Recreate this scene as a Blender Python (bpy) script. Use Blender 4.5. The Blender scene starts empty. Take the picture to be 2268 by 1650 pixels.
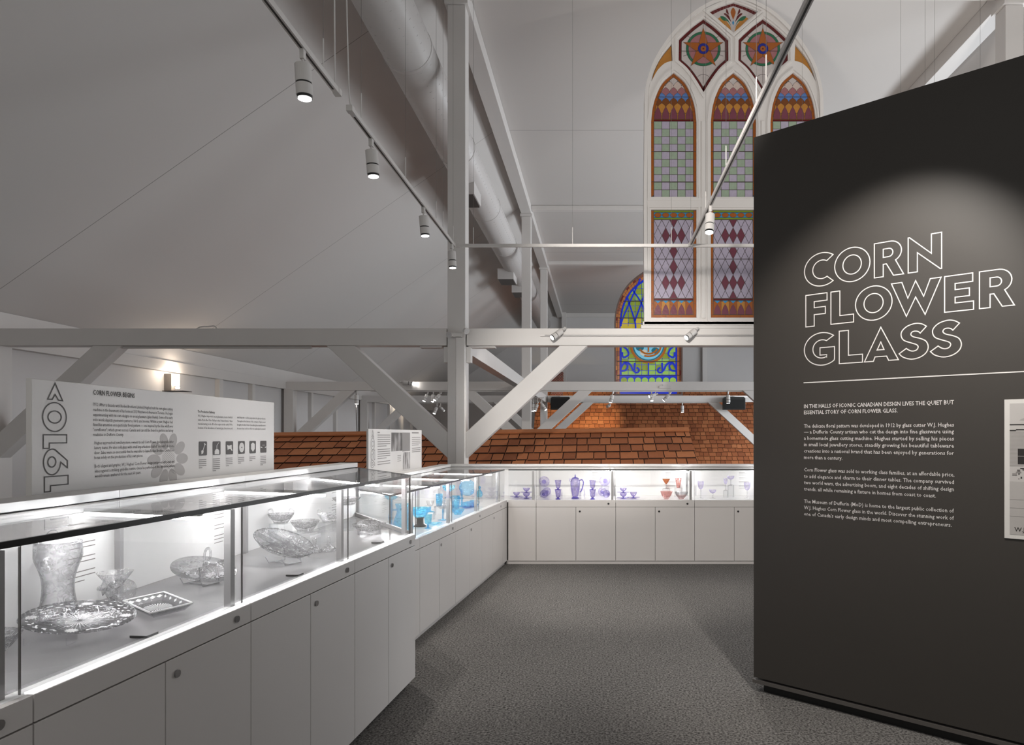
import bpy, bmesh, math, random
from mathutils import Vector, Matrix
R = random.Random(7)
SC = bpy.context.scene
COL = SC.collection
PI = math.pi

# ------------------------------------------------------------------ camera, world, exposure
CX, CY, F, HC = 1325.0, 964.0, 1500.0, 1.5      # optical centre and focal length of the photograph (px), eye height (m)
cam_d = bpy.data.cameras.new('camera')
cam_d.sensor_width = 36.0
cam_d.lens = 36.0 * F / 2268.0
cam_d.shift_x = -(CX - 1134.0) / 2268.0
cam_d.shift_y = (CY - 825.0) / 2268.0
cam_d.clip_end = 200
cam = bpy.data.objects.new('camera', cam_d)
COL.objects.link(cam)
cam.location = (0, 0, HC)
cam.rotation_euler = (PI / 2, 0, 0)
SC.camera = cam

vs = SC.view_settings
vs.view_transform = 'Standard'
vs.look = 'None'
vs.exposure = 0.0
vs.gamma = 1.0
vs.use_curve_mapping = False
SC.cycles.transparent_max_bounces = 32
SC.cycles.max_bounces = 8
SC.cycles.diffuse_bounces = 4
SC.cycles.glossy_bounces = 4
SC.cycles.caustics_reflective = False
SC.cycles.caustics_refractive = False
SC.cycles.sample_clamp_indirect = 6.0
SC.cycles.use_denoising = True

W = bpy.data.worlds.new('world')
SC.world = W
W.use_nodes = True
bg = W.node_tree.nodes['Background']
bg.inputs[0].default_value = (0.98, 0.975, 0.95, 1)
bg.inputs[1].default_value = 0.50


def lamp(kind, name, loc, target, energy, color=(1, 1, 1), size=0.1, size_y=None, cone=60, blend=0.5):
    d = bpy.data.lights.new(name, kind)
    d.energy = energy
    d.color = color
    if kind == 'SPOT':
        d.spot_size = math.radians(cone)
        d.spot_blend = blend
        d.shadow_soft_size = size
    elif kind == 'AREA':
        d.size = size
        if size_y:
            d.shape = 'RECTANGLE'
            d.size_y = size_y
    else:
        d.shadow_soft_size = size
    o = bpy.data.objects.new(name, d)
    COL.objects.link(o)
    o.location = loc
    dv = Vector(target) - Vector(loc)
    o.rotation_euler = dv.to_track_quat('-Z', 'Y').to_euler()
    return o


WARM = (1.0, 0.95, 0.89)
COOL = (0.88, 0.94, 1.0)
# added area lamps, unseen at the right, giving the hall its bluish daylight
lamp('AREA', 'cool_fill_far_hall', (11.5, 22.0, 4.5), (0, 24, 3.2), 3600, COOL, 12, 5)
lamp('AREA', 'cool_fill_mid_hall', (11.5, 12.0, 3.5), (-4, 14, 5.5), 1450, COOL, 14, 6)

lamp('SPOT', 'fill_on_text', (1.0, 1.9, 3.30), (1.60, 3.40, 0.95), 95, (1.0, .95, .89), 0.08, None, 70, 1.0)  # added unseen fill that brightens the wall text
# added lamps out of view, without fixtures, to brighten window, post and cases
lamp('SPOT', 'fill_on_window', (-0.3, 2.7, 3.30), (1.9, 8.95, 5.0), 620, WARM, 0.2, None, 58, 0.7)
lamp('SPOT', 'fill_on_post', (-0.3, 2.4, 3.30), (0.1, 9.0, 2.1), 880, WARM, 0.03, None, 36, 0.7)
lamp('SPOT', 'fill_on_far_cases', (-0.3, 2.1, 3.30), (0.4, 7.9, 0.3), 660, WARM, 0.03, None, 44, 0.7)
lamp('SPOT', 'ceiling_fill_right_bay', (5.0, 6.5, 2.6), (4.6, 10.5, 7.4), 260, WARM, 0.1, None, 110, 0.9)  # added unseen lamp lifting the right ceiling slope
lamp('SPOT', 'ceiling_fill_mid_bay', (4.5, 14.0, 2.9), (0.5, 15.0, 7.4), 230, COOL, 0.1, None, 100, 0.9)  # added unseen lamp lifting the middle bay ceiling
for hx in (-5.0, -1.2, 1.6):
    lamp('SPOT', 'roof_fill', (hx, 9.25, 2.6), (hx, 12.4, 1.1), 52, WARM, 0.05, None, 110, 0.8)  # added behind the beam with no fixture, brightens the front shingle roof

# ------------------------------------------------------------------ materials


def lin(c):
    out = []
    for v in c:
        v = v / 255.0
        out.append(v / 12.92 if v <= 0.04045 else ((v + 0.055) / 1.055) ** 2.4)
    return (out[0], out[1], out[2], 1.0)


MATS = {}


def mat(name, rgb, rough=0.6, metal=0.0, var=0.0, scale=20.0, bump=0.0, emit=0.0, spec=0.5, emit_rgb=None, coord='Object'):
    if name in MATS:
        return MATS[name]
    m = bpy.data.materials.new(name)
    m.use_nodes = True
    nt = m.node_tree
    b = nt.nodes['Principled BSDF']
    col = lin(rgb)
    b.inputs['Base Color'].default_value = col
    b.inputs['Roughness'].default_value = rough
    b.inputs['Metallic'].default_value = metal
    b.inputs['Specular IOR Level'].default_value = spec
    if emit:
        b.inputs['Emission Color'].default_value = lin(emit_rgb or rgb)
        b.inputs['Emission Strength'].default_value = emit
    if var or bump:
        tc = nt.nodes.new('ShaderNodeTexCoord')
        no = nt.nodes.new('ShaderNodeTexNoise')
        no.inputs['Scale'].default_value = scale
        no.inputs['Detail'].default_value = 4
        nt.links.new(tc.outputs[coord], no.inputs['Vector'])
        if var:
            mx = nt.nodes.new('ShaderNodeMix')
            mx.data_type = 'RGBA'
            lo = tuple(max(0, c * (1 - var)) for c in col[:3]) + (1,)
            hi = tuple(min(1, c * (1 + var)) for c in col[:3]) + (1,)
            mx.inputs[6].default_value = lo
            mx.inputs[7].default_value = hi
            nt.links.new(no.outputs['Fac'], mx.inputs[0])
            nt.links.new(mx.outputs[2], b.inputs['Base Color'])
        if bump:
            bp = nt.nodes.new('ShaderNodeBump')
            bp.inputs['Strength'].default_value = bump
            bp.inputs['Distance'].default_value = 0.01
            nt.links.new(no.outputs['Fac'], bp.inputs['Height'])
            nt.links.new(bp.outputs['Normal'], b.inputs['Normal'])
    MATS[name] = m
    return m


def schlick(nt, f0, f1):
    """mirror share of a glass surface, the same from either side"""
    lw = nt.nodes.new('ShaderNodeLayerWeight')
    lw.inputs[0].default_value = 0.5
    pw_ = nt.nodes.new('ShaderNodeMath')
    pw_.operation = 'POWER'
    pw_.inputs[1].default_value = 5.0
    ma = nt.nodes.new('ShaderNodeMath')
    ma.operation = 'MULTIPLY_ADD'
    ma.inputs[1].default_value = f1
    ma.inputs[2].default_value = f0
    nt.links.new(lw.outputs['Facing'], pw_.inputs[0])
    nt.links.new(pw_.outputs[0], ma.inputs[0])
    return ma


def pane_mat(name, tint=(0.985, 0.99, 0.988), fac=1.0):
    """flat sheet glass: clear transmission plus a Fresnel mirror"""
    m = bpy.data.materials.new(name)
    m.use_nodes = True
    nt = m.node_tree
    nt.nodes.clear()
    out = nt.nodes.new('ShaderNodeOutputMaterial')
    tr = nt.nodes.new('ShaderNodeBsdfTransparent')
    tr.inputs[0].default_value = tint + (1,)
    gl = nt.nodes.new('ShaderNodeBsdfGlossy')
    gl.inputs['Roughness'].default_value = 0.0
    mu = schlick(nt, 0.045, 0.9 * fac)
    mx = nt.nodes.new('ShaderNodeMixShader')
    nt.links.new(mu.outputs[0], mx.inputs[0])
    nt.links.new(tr.outputs[0], mx.inputs[1])
    nt.links.new(gl.outputs[0], mx.inputs[2])
    nt.links.new(mx.outputs[0], out.inputs[0])
    MATS[name] = m
    return m


def crystal_mat(name, tint, edge, cut=0.35, scale=55.0, cut_rgb=(0.9, 0.9, 0.9)):
    """blown and wheel-cut glass: tinted, deeper in colour where the wall is seen edge-on, with pale matt cuts"""
    m = bpy.data.materials.new(name)
    m.use_nodes = True
    nt = m.node_tree
    nt.nodes.clear()
    N = nt.nodes.new
    L = nt.links.new
    out = N('ShaderNodeOutputMaterial')
    lw = N('ShaderNodeLayerWeight')
    lw.inputs[0].default_value = 0.35
    mc = N('ShaderNodeMix')
    mc.data_type = 'RGBA'
    mc.inputs[6].default_value = tint + (1,)
    mc.inputs[7].default_value = edge + (1,)
    L(lw.outputs['Facing'], mc.inputs[0])
    tr = N('ShaderNodeBsdfTransparent')
    L(mc.outputs[2], tr.inputs[0])
    tc = N('ShaderNodeTexCoord')
    wv = N('ShaderNodeTexNoise')
    wv.inputs['Scale'].default_value = scale
    wv.inputs['Detail'].default_value = 3
    wv.inputs['Distortion'].default_value = 1.2
    L(tc.outputs['Object'], wv.inputs['Vector'])
    bp = N('ShaderNodeBump')
    bp.inputs['Strength'].default_value = 0.5
    bp.inputs['Distance'].default_value = 0.004
    L(wv.outputs['Fac'], bp.inputs['Height'])
    gl = N('ShaderNodeBsdfGlossy')
    gl.inputs['Roughness'].default_value = 0.04
    L(bp.outputs['Normal'], gl.inputs['Normal'])
    fr = schlick(nt, 0.05, 0.75)
    m1 = N('ShaderNodeMixShader')
    L(fr.outputs[0], m1.inputs[0])
    L(tr.outputs[0], m1.inputs[1])
    L(gl.outputs[0], m1.inputs[2])
    df = N('ShaderNodeBsdfDiffuse')
    df.inputs[0].default_value = cut_rgb + (1,)
    tl = N('ShaderNodeBsdfTranslucent')
    tl.inputs[0].default_value = cut_rgb + (1,)
    md = N('ShaderNodeMixShader')
    md.inputs[0].default_value = 0.5
    L(df.outputs[0], md.inputs[1])
    L(tl.outputs[0], md.inputs[2])
    rp = N('ShaderNodeMapRange')
    rp.inputs[1].default_value = 0.50
    rp.inputs[2].default_value = 0.66
    rp.inputs[3].default_value = cut * 0.10
    rp.inputs[4].default_value = cut
    L(wv.outputs['Fac'], rp.inputs[0])
    m2 = N('ShaderNodeMixShader')
    L(rp.outputs[0], m2.inputs[0])
    L(m1.outputs[0], m2.inputs[1])
    L(md.outputs[0], m2.inputs[2])
    L(m2.outputs[0], out.inputs[0])
    MATS[name] = m
    return m


WHITE = mat('painted_timber_white', (214, 210, 207), 0.45, var=0.03, scale=3.0)
CAB = mat('cabinet_lacquer', (205, 200, 197), 0.4, var=0.015, scale=4)
CABDARK = mat('cabinet_gap_shade', (74, 71, 69), 0.6, var=0.03, scale=4)  # carcass darkened so the gaps between doors read as shade
SEAM = mat('glass_joint', (104, 102, 100), 0.2, var=0.05)
CABIN = mat('case_lining_white', (232, 231, 230), 0.5, var=0.01, scale=5)
RAIL = mat('rail_satin_aluminium', (214, 212, 210), 0.32, metal=0.25, var=0.02, scale=6)
SHELF = mat('glossy_grey_shelf', (148, 146, 147), 0.12, var=0.02, scale=8)
SHELFW = mat('glossy_white_shelf', (226, 225, 224), 0.14, var=0.01, scale=8)
POST = mat('brushed_post', (176, 174, 174), 0.35, metal=0.5, var=0.04, scale=30)
EDGE = mat('dark_glass_edge', (24, 22, 21), 0.25, var=0.1, scale=20)
SHADOWGAP = mat('dark_gap', (40, 38, 37), 0.8, var=0.05)
CHROME = mat('chrome_lock', (170, 170, 172), 0.12, metal=1.0, var=0.03)
BLACK = mat('black_plastic', (9, 9, 9), 0.45, var=0.1, scale=30)
LED = mat('led_diffuser', (255, 254, 252), 0.5, emit=62.0, emit_rgb=(253, 253, 255), var=0.0)
STRIP = mat('ledge_glow', (250, 250, 250), 0.4, emit=1.1)
LENS = mat('lamp_lens', (255, 253, 248), 0.3, emit=14.0)
SPOTW = mat('spot_white', (208, 204, 201), 0.4, var=0.02)
TRACKDARK = mat('track_groove', (48, 45, 44), 0.5, var=0.1)
WIRE = mat('steel_wire', (120, 117, 115), 0.4, metal=0.6, var=0.05)
DUCT = mat('painted_duct', (206, 202, 200), 0.4, var=0.02, scale=4)
PANEL = mat('charcoal_panel', (54, 50, 46), 0.55, var=0.04, scale=2)
LETTER = mat('white_vinyl', (214, 211, 208), 0.5, var=0.01)
INK = mat('dark_print', (62, 57, 54), 0.6, var=0.05)
INKGREY = mat('grey_print', (128, 123, 120), 0.6, var=0.05)
BOARD = mat('printed_board', (205, 201, 198), 0.5, var=0.01, scale=3)
PETAL = mat('grey_petal_print', (168, 163, 160), 0.6, var=0.03)
PAPER = mat('photo_paper', (205, 202, 198), 0.5, var=0.02)
ACRYL = pane_mat('clear_acrylic', (0.97, 0.975, 0.98), 1.0)
PANE = pane_mat('sheet_glass', (0.99, 0.992, 0.99), 0.9)
CLEAR = crystal_mat('cut_crystal', (0.965, 0.965, 0.97), (0.52, 0.52, 0.53), 0.42, 70)
CLEARP = crystal_mat('plain_crystal', (0.975, 0.975, 0.98), (0.58, 0.58, 0.59), 0.14, 60)
BLUE = crystal_mat('turquoise_glass', (0.52, 0.90, 0.985), (0.06, 0.62, 0.93), 0.5, 60, (0.34, 0.82, 0.97))
BLUED = crystal_mat('deep_turquoise_glass', (0.14, 0.72, 0.96), (0.02, 0.52, 0.88), 0.25, 60, (0.06, 0.58, 0.92))
LILAC = crystal_mat('lilac_glass', (0.89, 0.87, 0.95), (0.55, 0.50, 0.82), 0.22, 60, (0.80, 0.74, 0.90))
LILACD = crystal_mat('deep_violet_glass', (0.48, 0.42, 0.82), (0.14, 0.11, 0.55), 0.10, 50, (0.45, 0.4, 0.75))
PINK = crystal_mat('pink_glass', (0.95, 0.82, 0.80), (0.86, 0.62, 0.60), 0.40, 60, (0.88, 0.58, 0.56))
AMBER = crystal_mat('amber_glass', (0.78, 0.45, 0.28), (0.48, 0.16, 0.06), 0.2, 50, (0.6, 0.32, 0.18))


def carpet_mat():
    m = bpy.data.materials.new('grey_loop_carpet')
    m.use_nodes = True
    nt = m.node_tree
    b = nt.nodes['Principled BSDF']
    b.inputs['Roughness'].default_value = 0.95
    b.inputs['Specular IOR Level'].default_value = 0.1
    tc = nt.nodes.new('ShaderNodeTexCoord')
    n1 = nt.nodes.new('ShaderNodeTexNoise')
    n1.inputs['Scale'].default_value = 80
    n1.inputs['Detail'].default_value = 6
    n1.inputs['Roughness'].default_value = 0.75
    n2 = nt.nodes.new('ShaderNodeTexNoise')
    n2.inputs['Scale'].default_value = 9
    n2.inputs['Detail'].default_value = 4
    cr = nt.nodes.new('ShaderNodeValToRGB')
    cr.color_ramp.elements[0].position = 0.39
    cr.color_ramp.elements[0].color = lin((52, 50, 49))
    cr.color_ramp.elements[1].position = 0.62
    cr.color_ramp.elements[1].color = lin((148, 145, 142))
    mx = nt.nodes.new('ShaderNodeMix')
    mx.data_type = 'RGBA'
    mx.blend_type = 'MULTIPLY'
    mx.inputs[0].default_value = 0.5
    cr2 = nt.nodes.new('ShaderNodeValToRGB')
    cr2.color_ramp.elements[0].color = (0.6, 0.6, 0.6, 1)
    cr2.color_ramp.elements[1].color = (1, 1, 1, 1)
    bp = nt.nodes.new('ShaderNodeBump')
    bp.inputs['Strength'].default_value = 0.35
    bp.inputs['Distance'].default_value = 0.006
    L = nt.links.new
    L(tc.outputs['Object'], n1.inputs['Vector'])
    L(tc.outputs['Object'], n2.inputs['Vector'])
    L(n1.outputs['Fac'], cr.inputs[0])
    L(n2.outputs['Fac'], cr2.inputs[0])
    L(cr.outputs[0], mx.inputs[6])
    L(cr2.outputs[0], mx.inputs[7])
    L(mx.outputs[2], b.inputs['Base Color'])
    L(n1.outputs['Fac'], bp.inputs['Height'])
    L(bp.outputs['Normal'], b.inputs['Normal'])
    return m


def ceiling_mat():
    """painted board with a fine joint every 4.4 m"""
    m = bpy.data.materials.new('ceiling_board')
    m.use_nodes = True
    nt = m.node_tree
    b = nt.nodes['Principled BSDF']
    b.inputs['Roughness'].default_value = 0.7
    b.inputs['Specular IOR Level'].default_value = 0.25
    L = nt.links.new
    tc = nt.nodes.new('ShaderNodeTexCoord')
    sp = nt.nodes.new('ShaderNodeSeparateXYZ')
    ad = nt.nodes.new('ShaderNodeMath')
    ad.operation = 'ADD'
    ad.inputs[1].default_value = 4.4 * 5 - 8.81 + 2.2
    mo = nt.nodes.new('ShaderNodeMath')
    mo.operation = 'MODULO'
    mo.inputs[1].default_value = 4.4
    su = nt.nodes.new('ShaderNodeMath')
    su.operation = 'SUBTRACT'
    su.inputs[1].default_value = 2.2
    ab = nt.nodes.new('ShaderNodeMath')
    ab.operation = 'ABSOLUTE'
    lt = nt.nodes.new('ShaderNodeMath')
    lt.operation = 'LESS_THAN'
    lt.inputs[1].default_value = 0.006
    mx = nt.nodes.new('ShaderNodeMix')
    mx.data_type = 'RGBA'
    mx.inputs[6].default_value = lin((206, 202, 199))
    mx.inputs[7].default_value = lin((150, 146, 143))
    L(tc.outputs['Object'], sp.inputs[0])
    L(sp.outputs['Y'], ad.inputs[0])
    L(ad.outputs[0], mo.inputs[0])
    L(mo.outputs[0], su.inputs[0])
    L(su.outputs[0], ab.inputs[0])
    L(ab.outputs[0], lt.inputs[0])
    L(lt.outputs[0], mx.inputs[0])
    L(mx.outputs[2], b.inputs['Base Color'])
    return m


CARPET = carpet_mat()
CEIL = ceiling_mat()
WALLM = mat('wall_paint', (206, 203, 202), 0.7, var=0.02, scale=2)
SHINGLES = [mat('cedar_shingle_a', (168, 102, 62), 0.8, var=0.16, scale=14, bump=0.4),
            mat('cedar_shingle_b', (154, 90, 53), 0.8, var=0.16, scale=17, bump=0.4),
            mat('cedar_shingle_c', (178, 112, 70), 0.8, var=0.16, scale=12, bump=0.4),
            mat('cedar_shingle_d', (140, 80, 46), 0.8, var=0.16, scale=19, bump=0.4)]
SHDARK = mat('shingle_gap', (46, 24, 12), 0.9, var=0.2)
LOG = mat('dark_log', (92, 66, 48), 0.8, var=0.3, scale=8, bump=0.4)


def brick_mat():
    m = bpy.data.materials.new('red_brick')
    m.use_nodes = True
    nt = m.node_tree
    b = nt.nodes['Principled BSDF']
    b.inputs['Roughness'].default_value = 0.85
    tc = nt.nodes.new('ShaderNodeTexCoord')
    mp = nt.nodes.new('ShaderNodeMapping')
    mp.inputs['Rotation'].default_value = (PI / 2, 0, 0)
    br = nt.nodes.new('ShaderNodeTexBrick')
    br.inputs['Color1'].default_value = lin((120, 48, 42))
    br.inputs['Color2'].default_value = lin((88, 40, 36))
    br.inputs['Mortar'].default_value = lin((150, 140, 132))
    br.inputs['Scale'].default_value = 5.0
    br.inputs['Mortar Size'].default_value = 0.03
    nt.links.new(tc.outputs['Object'], mp.inputs[0])
    nt.links.new(mp.outputs[0], br.inputs['Vector'])
    nt.links.new(br.outputs[0], b.inputs['Base Color'])
    return m


BRICK = brick_mat()


def stain(name, rgb, emit=0.0, rough=0.25, var=0.12):
    return mat('stained_' + name, rgb, rough, var=var, scale=30, bump=0.15, emit=emit)


# ------------------------------------------------------------------ mesh builder
WLOC = {}


def at(px, py, Y):
    """photo pixel at depth Y (m) to a point in the room"""
    return Vector(((px - CX) / F * Y, Y, HC - (py - CY) / F * Y))


class MB:
    def __init__(s):
        s.v, s.f, s.m = [], [], []

    def poly(s, pts, mi=0):
        i = len(s.v)
        s.v += [Vector(p) for p in pts]
        s.f.append(list(range(i, i + len(pts))))
        s.m.append(mi)
        return s

    def prism(s, pts, off, mi=0):
        """closed prism: polygon pts and the same polygon moved by off"""
        i, n = len(s.v), len(pts)
        off = Vector(off)
        s.v += [Vector(p) for p in pts] + [Vector(p) + off for p in pts]
        s.f.append(list(range(i + n - 1, i - 1, -1)))
        s.f.append(list(range(i + n, i + 2 * n)))
        for k in range(n):
            k2 = (k + 1) % n
            s.f.append([i + k, i + k2, i + n + k2, i + n + k])
        s.m += [mi] * (n + 2)
        return s

    def box(s, x0, x1, y0, y1, z0, z1, mi=0):
        return s.prism([(x0, y0, z0), (x1, y0, z0), (x1, y1, z0), (x0, y1, z0)], (0, 0, z1 - z0), mi)

    def slabxy(s, pts, z0, z1, mi=0):
        return s.prism([(p[0], p[1], z0) for p in pts], (0, 0, z1 - z0), mi)

    def bar(s, a, b, w, h, up=(0, 0, 1), mi=0):
        """rectangular bar from a to b; w across, h along up"""
        a, b = Vector(a), Vector(b)
        d = (b - a).normalized()
        up = Vector(up)
        sd = d.cross(up).normalized()
        u = sd.cross(d).normalized()
        pts = [a + sd * (w / 2) * i + u * (h / 2) * j for i, j in ((-1, -1), (1, -1), (1, 1), (-1, 1))]
        return s.prism(pts, b - a, mi)

    def tube(s, path, r, n=8, mi=0, caps=True, closed=False):
        path = [Vector(p) for p in path]
        rings = []
        m = len(path)
        prev = None
        for k, p in enumerate(path):
            if closed:
                t = (path[(k + 1) % m] - path[k - 1])
            else:
                t = path[min(k + 1, m - 1)] - path[max(k - 1, 0)]
            t.normalize()
            ref = prev if prev else (Vector((0, 0, 1)) if abs(t.z) < 0.9 else Vector((1, 0, 0)))
            sd = t.cross(ref)
            if sd.length < 1e-5:
                sd = t.cross(Vector((0, 1, 0)))
            sd.normalize()
            up = sd.cross(t).normalized()
            prev = up
            rr = r[k] if isinstance(r, (list, tuple)) else r
            i = len(s.v)
            for q in range(n):
                a = 2 * PI * q / n
                s.v.append(p + (sd * math.cos(a) + up * math.sin(a)) * rr)
            rings.append(i)
        rng = range(m) if closed else range(m - 1)
        for k in rng:
            i, j = rings[k], rings[(k + 1) % m]
            for q in range(n):
                q2 = (q + 1) % n
                s.f.append([i + q, i + q2, j + q2, j + q])
                s.m.append(mi)
        if caps and not closed:
            s.f.append([rings[0] + q for q in range(n - 1, -1, -1)])
            s.f.append([rings[-1] + q for q in range(n)])
            s.m += [mi, mi]
        return s

    def lathe(s, prof, n=32, M=None, mi=0, cap=False, ripple=None):
        """profile of (r, z) turned round the z axis; ripple=(count, depth) flutes the outer edge"""
        rings = []
        M = M or Matrix.Identity(4)
        for (r, z) in prof:
            i = len(s.v)
            if r < 1e-6:
                s.v.append(M @ Vector((0, 0, z)))
                rings.append((i, 1))
            else:
                for q in range(n):
                    a = 2 * PI * q / n
                    rr = r
                    if ripple:
                        rr = r * (1 + ripple[1] * math.cos(ripple[0] * a))
                    s.v.append(M @ Vector((rr * math.cos(a), rr * math.sin(a), z)))
                rings.append((i, n))
        for k in range(len(rings) - 1):
            (i, a), (j, b) = rings[k], rings[k + 1]
            for q in range(n):
                q2 = (q + 1) % n
                if a == 1 and b == 1:
                    continue
                if a == 1:
                    s.f.append([i, j + q2, j + q])
                elif b == 1:
                    s.f.append([i + q, i + q2, j])
                else:
                    s.f.append([i + q, i + q2, j + q2, j + q])
                s.m.append(mi)
        if cap:
            if rings[0][1] > 1:
                s.f.append([rings[0][0] + q for q in range(n - 1, -1, -1)])
                s.m.append(mi)
            if rings[-1][1] > 1:
                s.f.append([rings[-1][0] + q for q in range(n)])
                s.m.append(mi)
        return s

    def add(s, verts, faces, mi=0):
        i = len(s.v)
        s.v += [Vector(p) for p in verts]
        for f in faces:
            s.f.append([i + k for k in f])
            s.m.append(mi)
        return s

    def build(s, name, mats, parent=None, smooth=False, origin=None, bevel=0.0, fix=True, local=False):
        if not isinstance(mats, (list, tuple)):
            mats = [mats]
        if parent is not None:
            o0 = Vector((0, 0, 0)) if local else WLOC[parent]
        elif origin is not None:
            o0 = Vector(origin)
        else:
            xs = [p.x for p in s.v]
            ys = [p.y for p in s.v]
            zs = [p.z for p in s.v]
            o0 = Vector(((min(xs) + max(xs)) / 2, (min(ys) + max(ys)) / 2, min(zs)))
        me = bpy.data.meshes.new(name)
        me.from_pydata([tuple(p - o0) for p in s.v], [], s.f)
        for m in mats:
            me.materials.append(m)
        me.polygons.foreach_set('material_index', s.m)
        if fix or bevel:
            bm = bmesh.new()
            bm.from_mesh(me)
            if fix:
                bmesh.ops.recalc_face_normals(bm, faces=bm.faces)
            if bevel:
                bmesh.ops.remove_doubles(bm, verts=bm.verts, dist=1e-5)
                bmesh.ops.bevel(bm, geom=[e for e in bm.edges if len(e.link_faces) == 2 and e.calc_face_angle(0) > 0.5],
                                offset=bevel, segments=2, profile=0.6, affect='EDGES', clamp_overlap=True)
            bm.to_mesh(me)
            bm.free()
        if smooth:
            me.polygons.foreach_set('use_smooth', [True] * len(me.polygons))
        o = bpy.data.objects.new(name, me)
        COL.objects.link(o)
        if parent is not None:
            o.parent = parent
            WLOC[o] = Vector((0, 0, 0)) if local else WLOC[parent]
        else:
            o.location = o0
            WLOC[o] = o0
        return o


def tag(o, label, cat, group=None, kind=None):
    o['label'] = label
    o['category'] = cat
    if group:
        o['group'] = group
    if kind:
        o['kind'] = kind
    return o


def thing(name, label, cat, loc=(0, 0, 0), group=None, kind=None):
    o = bpy.data.objects.new(name, None)
    COL.objects.link(o)
    o.empty_display_size = 0.1
    o.location = loc
    WLOC[o] = Vector(loc)
    return tag(o, label, cat, group, kind)


def kids(o):
    return [c for c in bpy.data.objects if c.parent == o]


def copy_tree(o, parent=None):
    c = o.copy()
    COL.objects.link(c)
    if parent is not None:
        c.parent = parent
    for ch in CHILD.get(o, kids(o)):
        copy_tree(ch, c)
    return c


CHILD = {}


def struct(o, label=None):
    o['kind'] = 'structure'
    if label:
        o['label'] = label
    return o


# ------------------------------------------------------------------ the setting
ML, MR, YN, YF = -8.2, 11.8, -3.5, 33.0
EAVE, PITCH, RIDGEX = 3.11, 0.70, 1.8
RIDGEZ = EAVE + PITCH * (RIDGEX - ML)
FLATZ = 7.45                   # the level ceiling between the two rows of posts
FLATL = ML + (FLATZ - EAVE) / PITCH
FLATR = 2 * RIDGEX - FLATL


def ceil_z(x):
    return min(FLATZ, EAVE + PITCH * (x - ML) if x < RIDGEX else RIDGEZ - PITCH * (x - RIDGEX))


struct(MB().slabxy([(-2.35, YN), (8.5, YN), (8.5, 8.66), (-2.35, 8.66)], -0.25, 0.0).build('floor', CARPET, origin=(0, 0, 0)),
       'grey loop carpet floor of the gallery level')
struct(MB().slabxy([(ML, YN), (MR, YN), (MR, YF), (ML, YF)], -2.85, -2.6).build('floor_lower', mat('lower_boards', (120, 112, 104), 0.7, var=0.1), origin=(0, 0, 0)),
       'floor of the hall below the gallery')
c = MB()
for (xa, xb) in ((ML, FLATL), (FLATL, FLATR), (FLATR, MR)):
    za, zb = ceil_z(xa), ceil_z(xb)
    c.prism([(xa, YN, za), (xb, YN, zb), (xb, YN, zb + 0.2), (xa, YN, za + 0.2)], (0, YF - YN, 0))
struct(c.build('ceiling', CEIL, origin=(0, 0, 0)), 'white boarded ceiling, sloping at the sides and level over the middle bay')
struct(MB().box(ML - 0.2, ML, YN, YF, -2.6, EAVE + 0.2).build('wall_left', WALLM), 'white side wall under the left eave')
e = MB()
e.prism([(ML, YF, -2.6), (MR, YF, -2.6), (MR, YF, EAVE), (FLATR, YF, FLATZ), (FLATL, YF, FLATZ), (ML, YF, EAVE)], (0, 0.2, 0))
struct(e.build('wall_end', WALLM), 'white gable wall at the far end of the hall')
# deep plate along the top of the left wall, in two boards
tr = MB()
tr.box(ML, ML + 0.13, YN, YF, 2.70, 2.90).box(ML, ML + 0.11, YN, YF, 2.905, EAVE + 0.06)
struct(tr.build('trim_1', WHITE), 'wide white board along the top of the left wall')
n = 2
for y in (14.56, 15.93, 19.2, 21.0, 24.6, 26.4, 28.2, 29.6):
    struct(MB().box(ML, ML + 0.10, y - 0.07, y + 0.07, -2.6, 2.70).build('trim_%d' % n, WHITE), 'white vertical batten on the left wall')
    n += 1
for x in (-1.66, 5.16):
    struct(MB().box(x - 0.11, x + 0.11, YF - 0.22, YF, -2.6, ceil_z(x)).build('trim_%d' % n, WHITE), 'white pilaster on the far gable wall')
    n += 1
struct(MB().box(-1.66, 5.16, YF - 0.10, YF, 7.25, 7.44).build('trim_%d' % n, WHITE), 'white rail across the far gable wall')

# ------------------------------------------------------------------ roof timbers
XL, XR = -1.86, 5.46          # the two rows of posts
CW = 0.235                    # post width
BZ0, BZ1 = 2.68, 2.905        # tie beam
DIRS = {}


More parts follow.
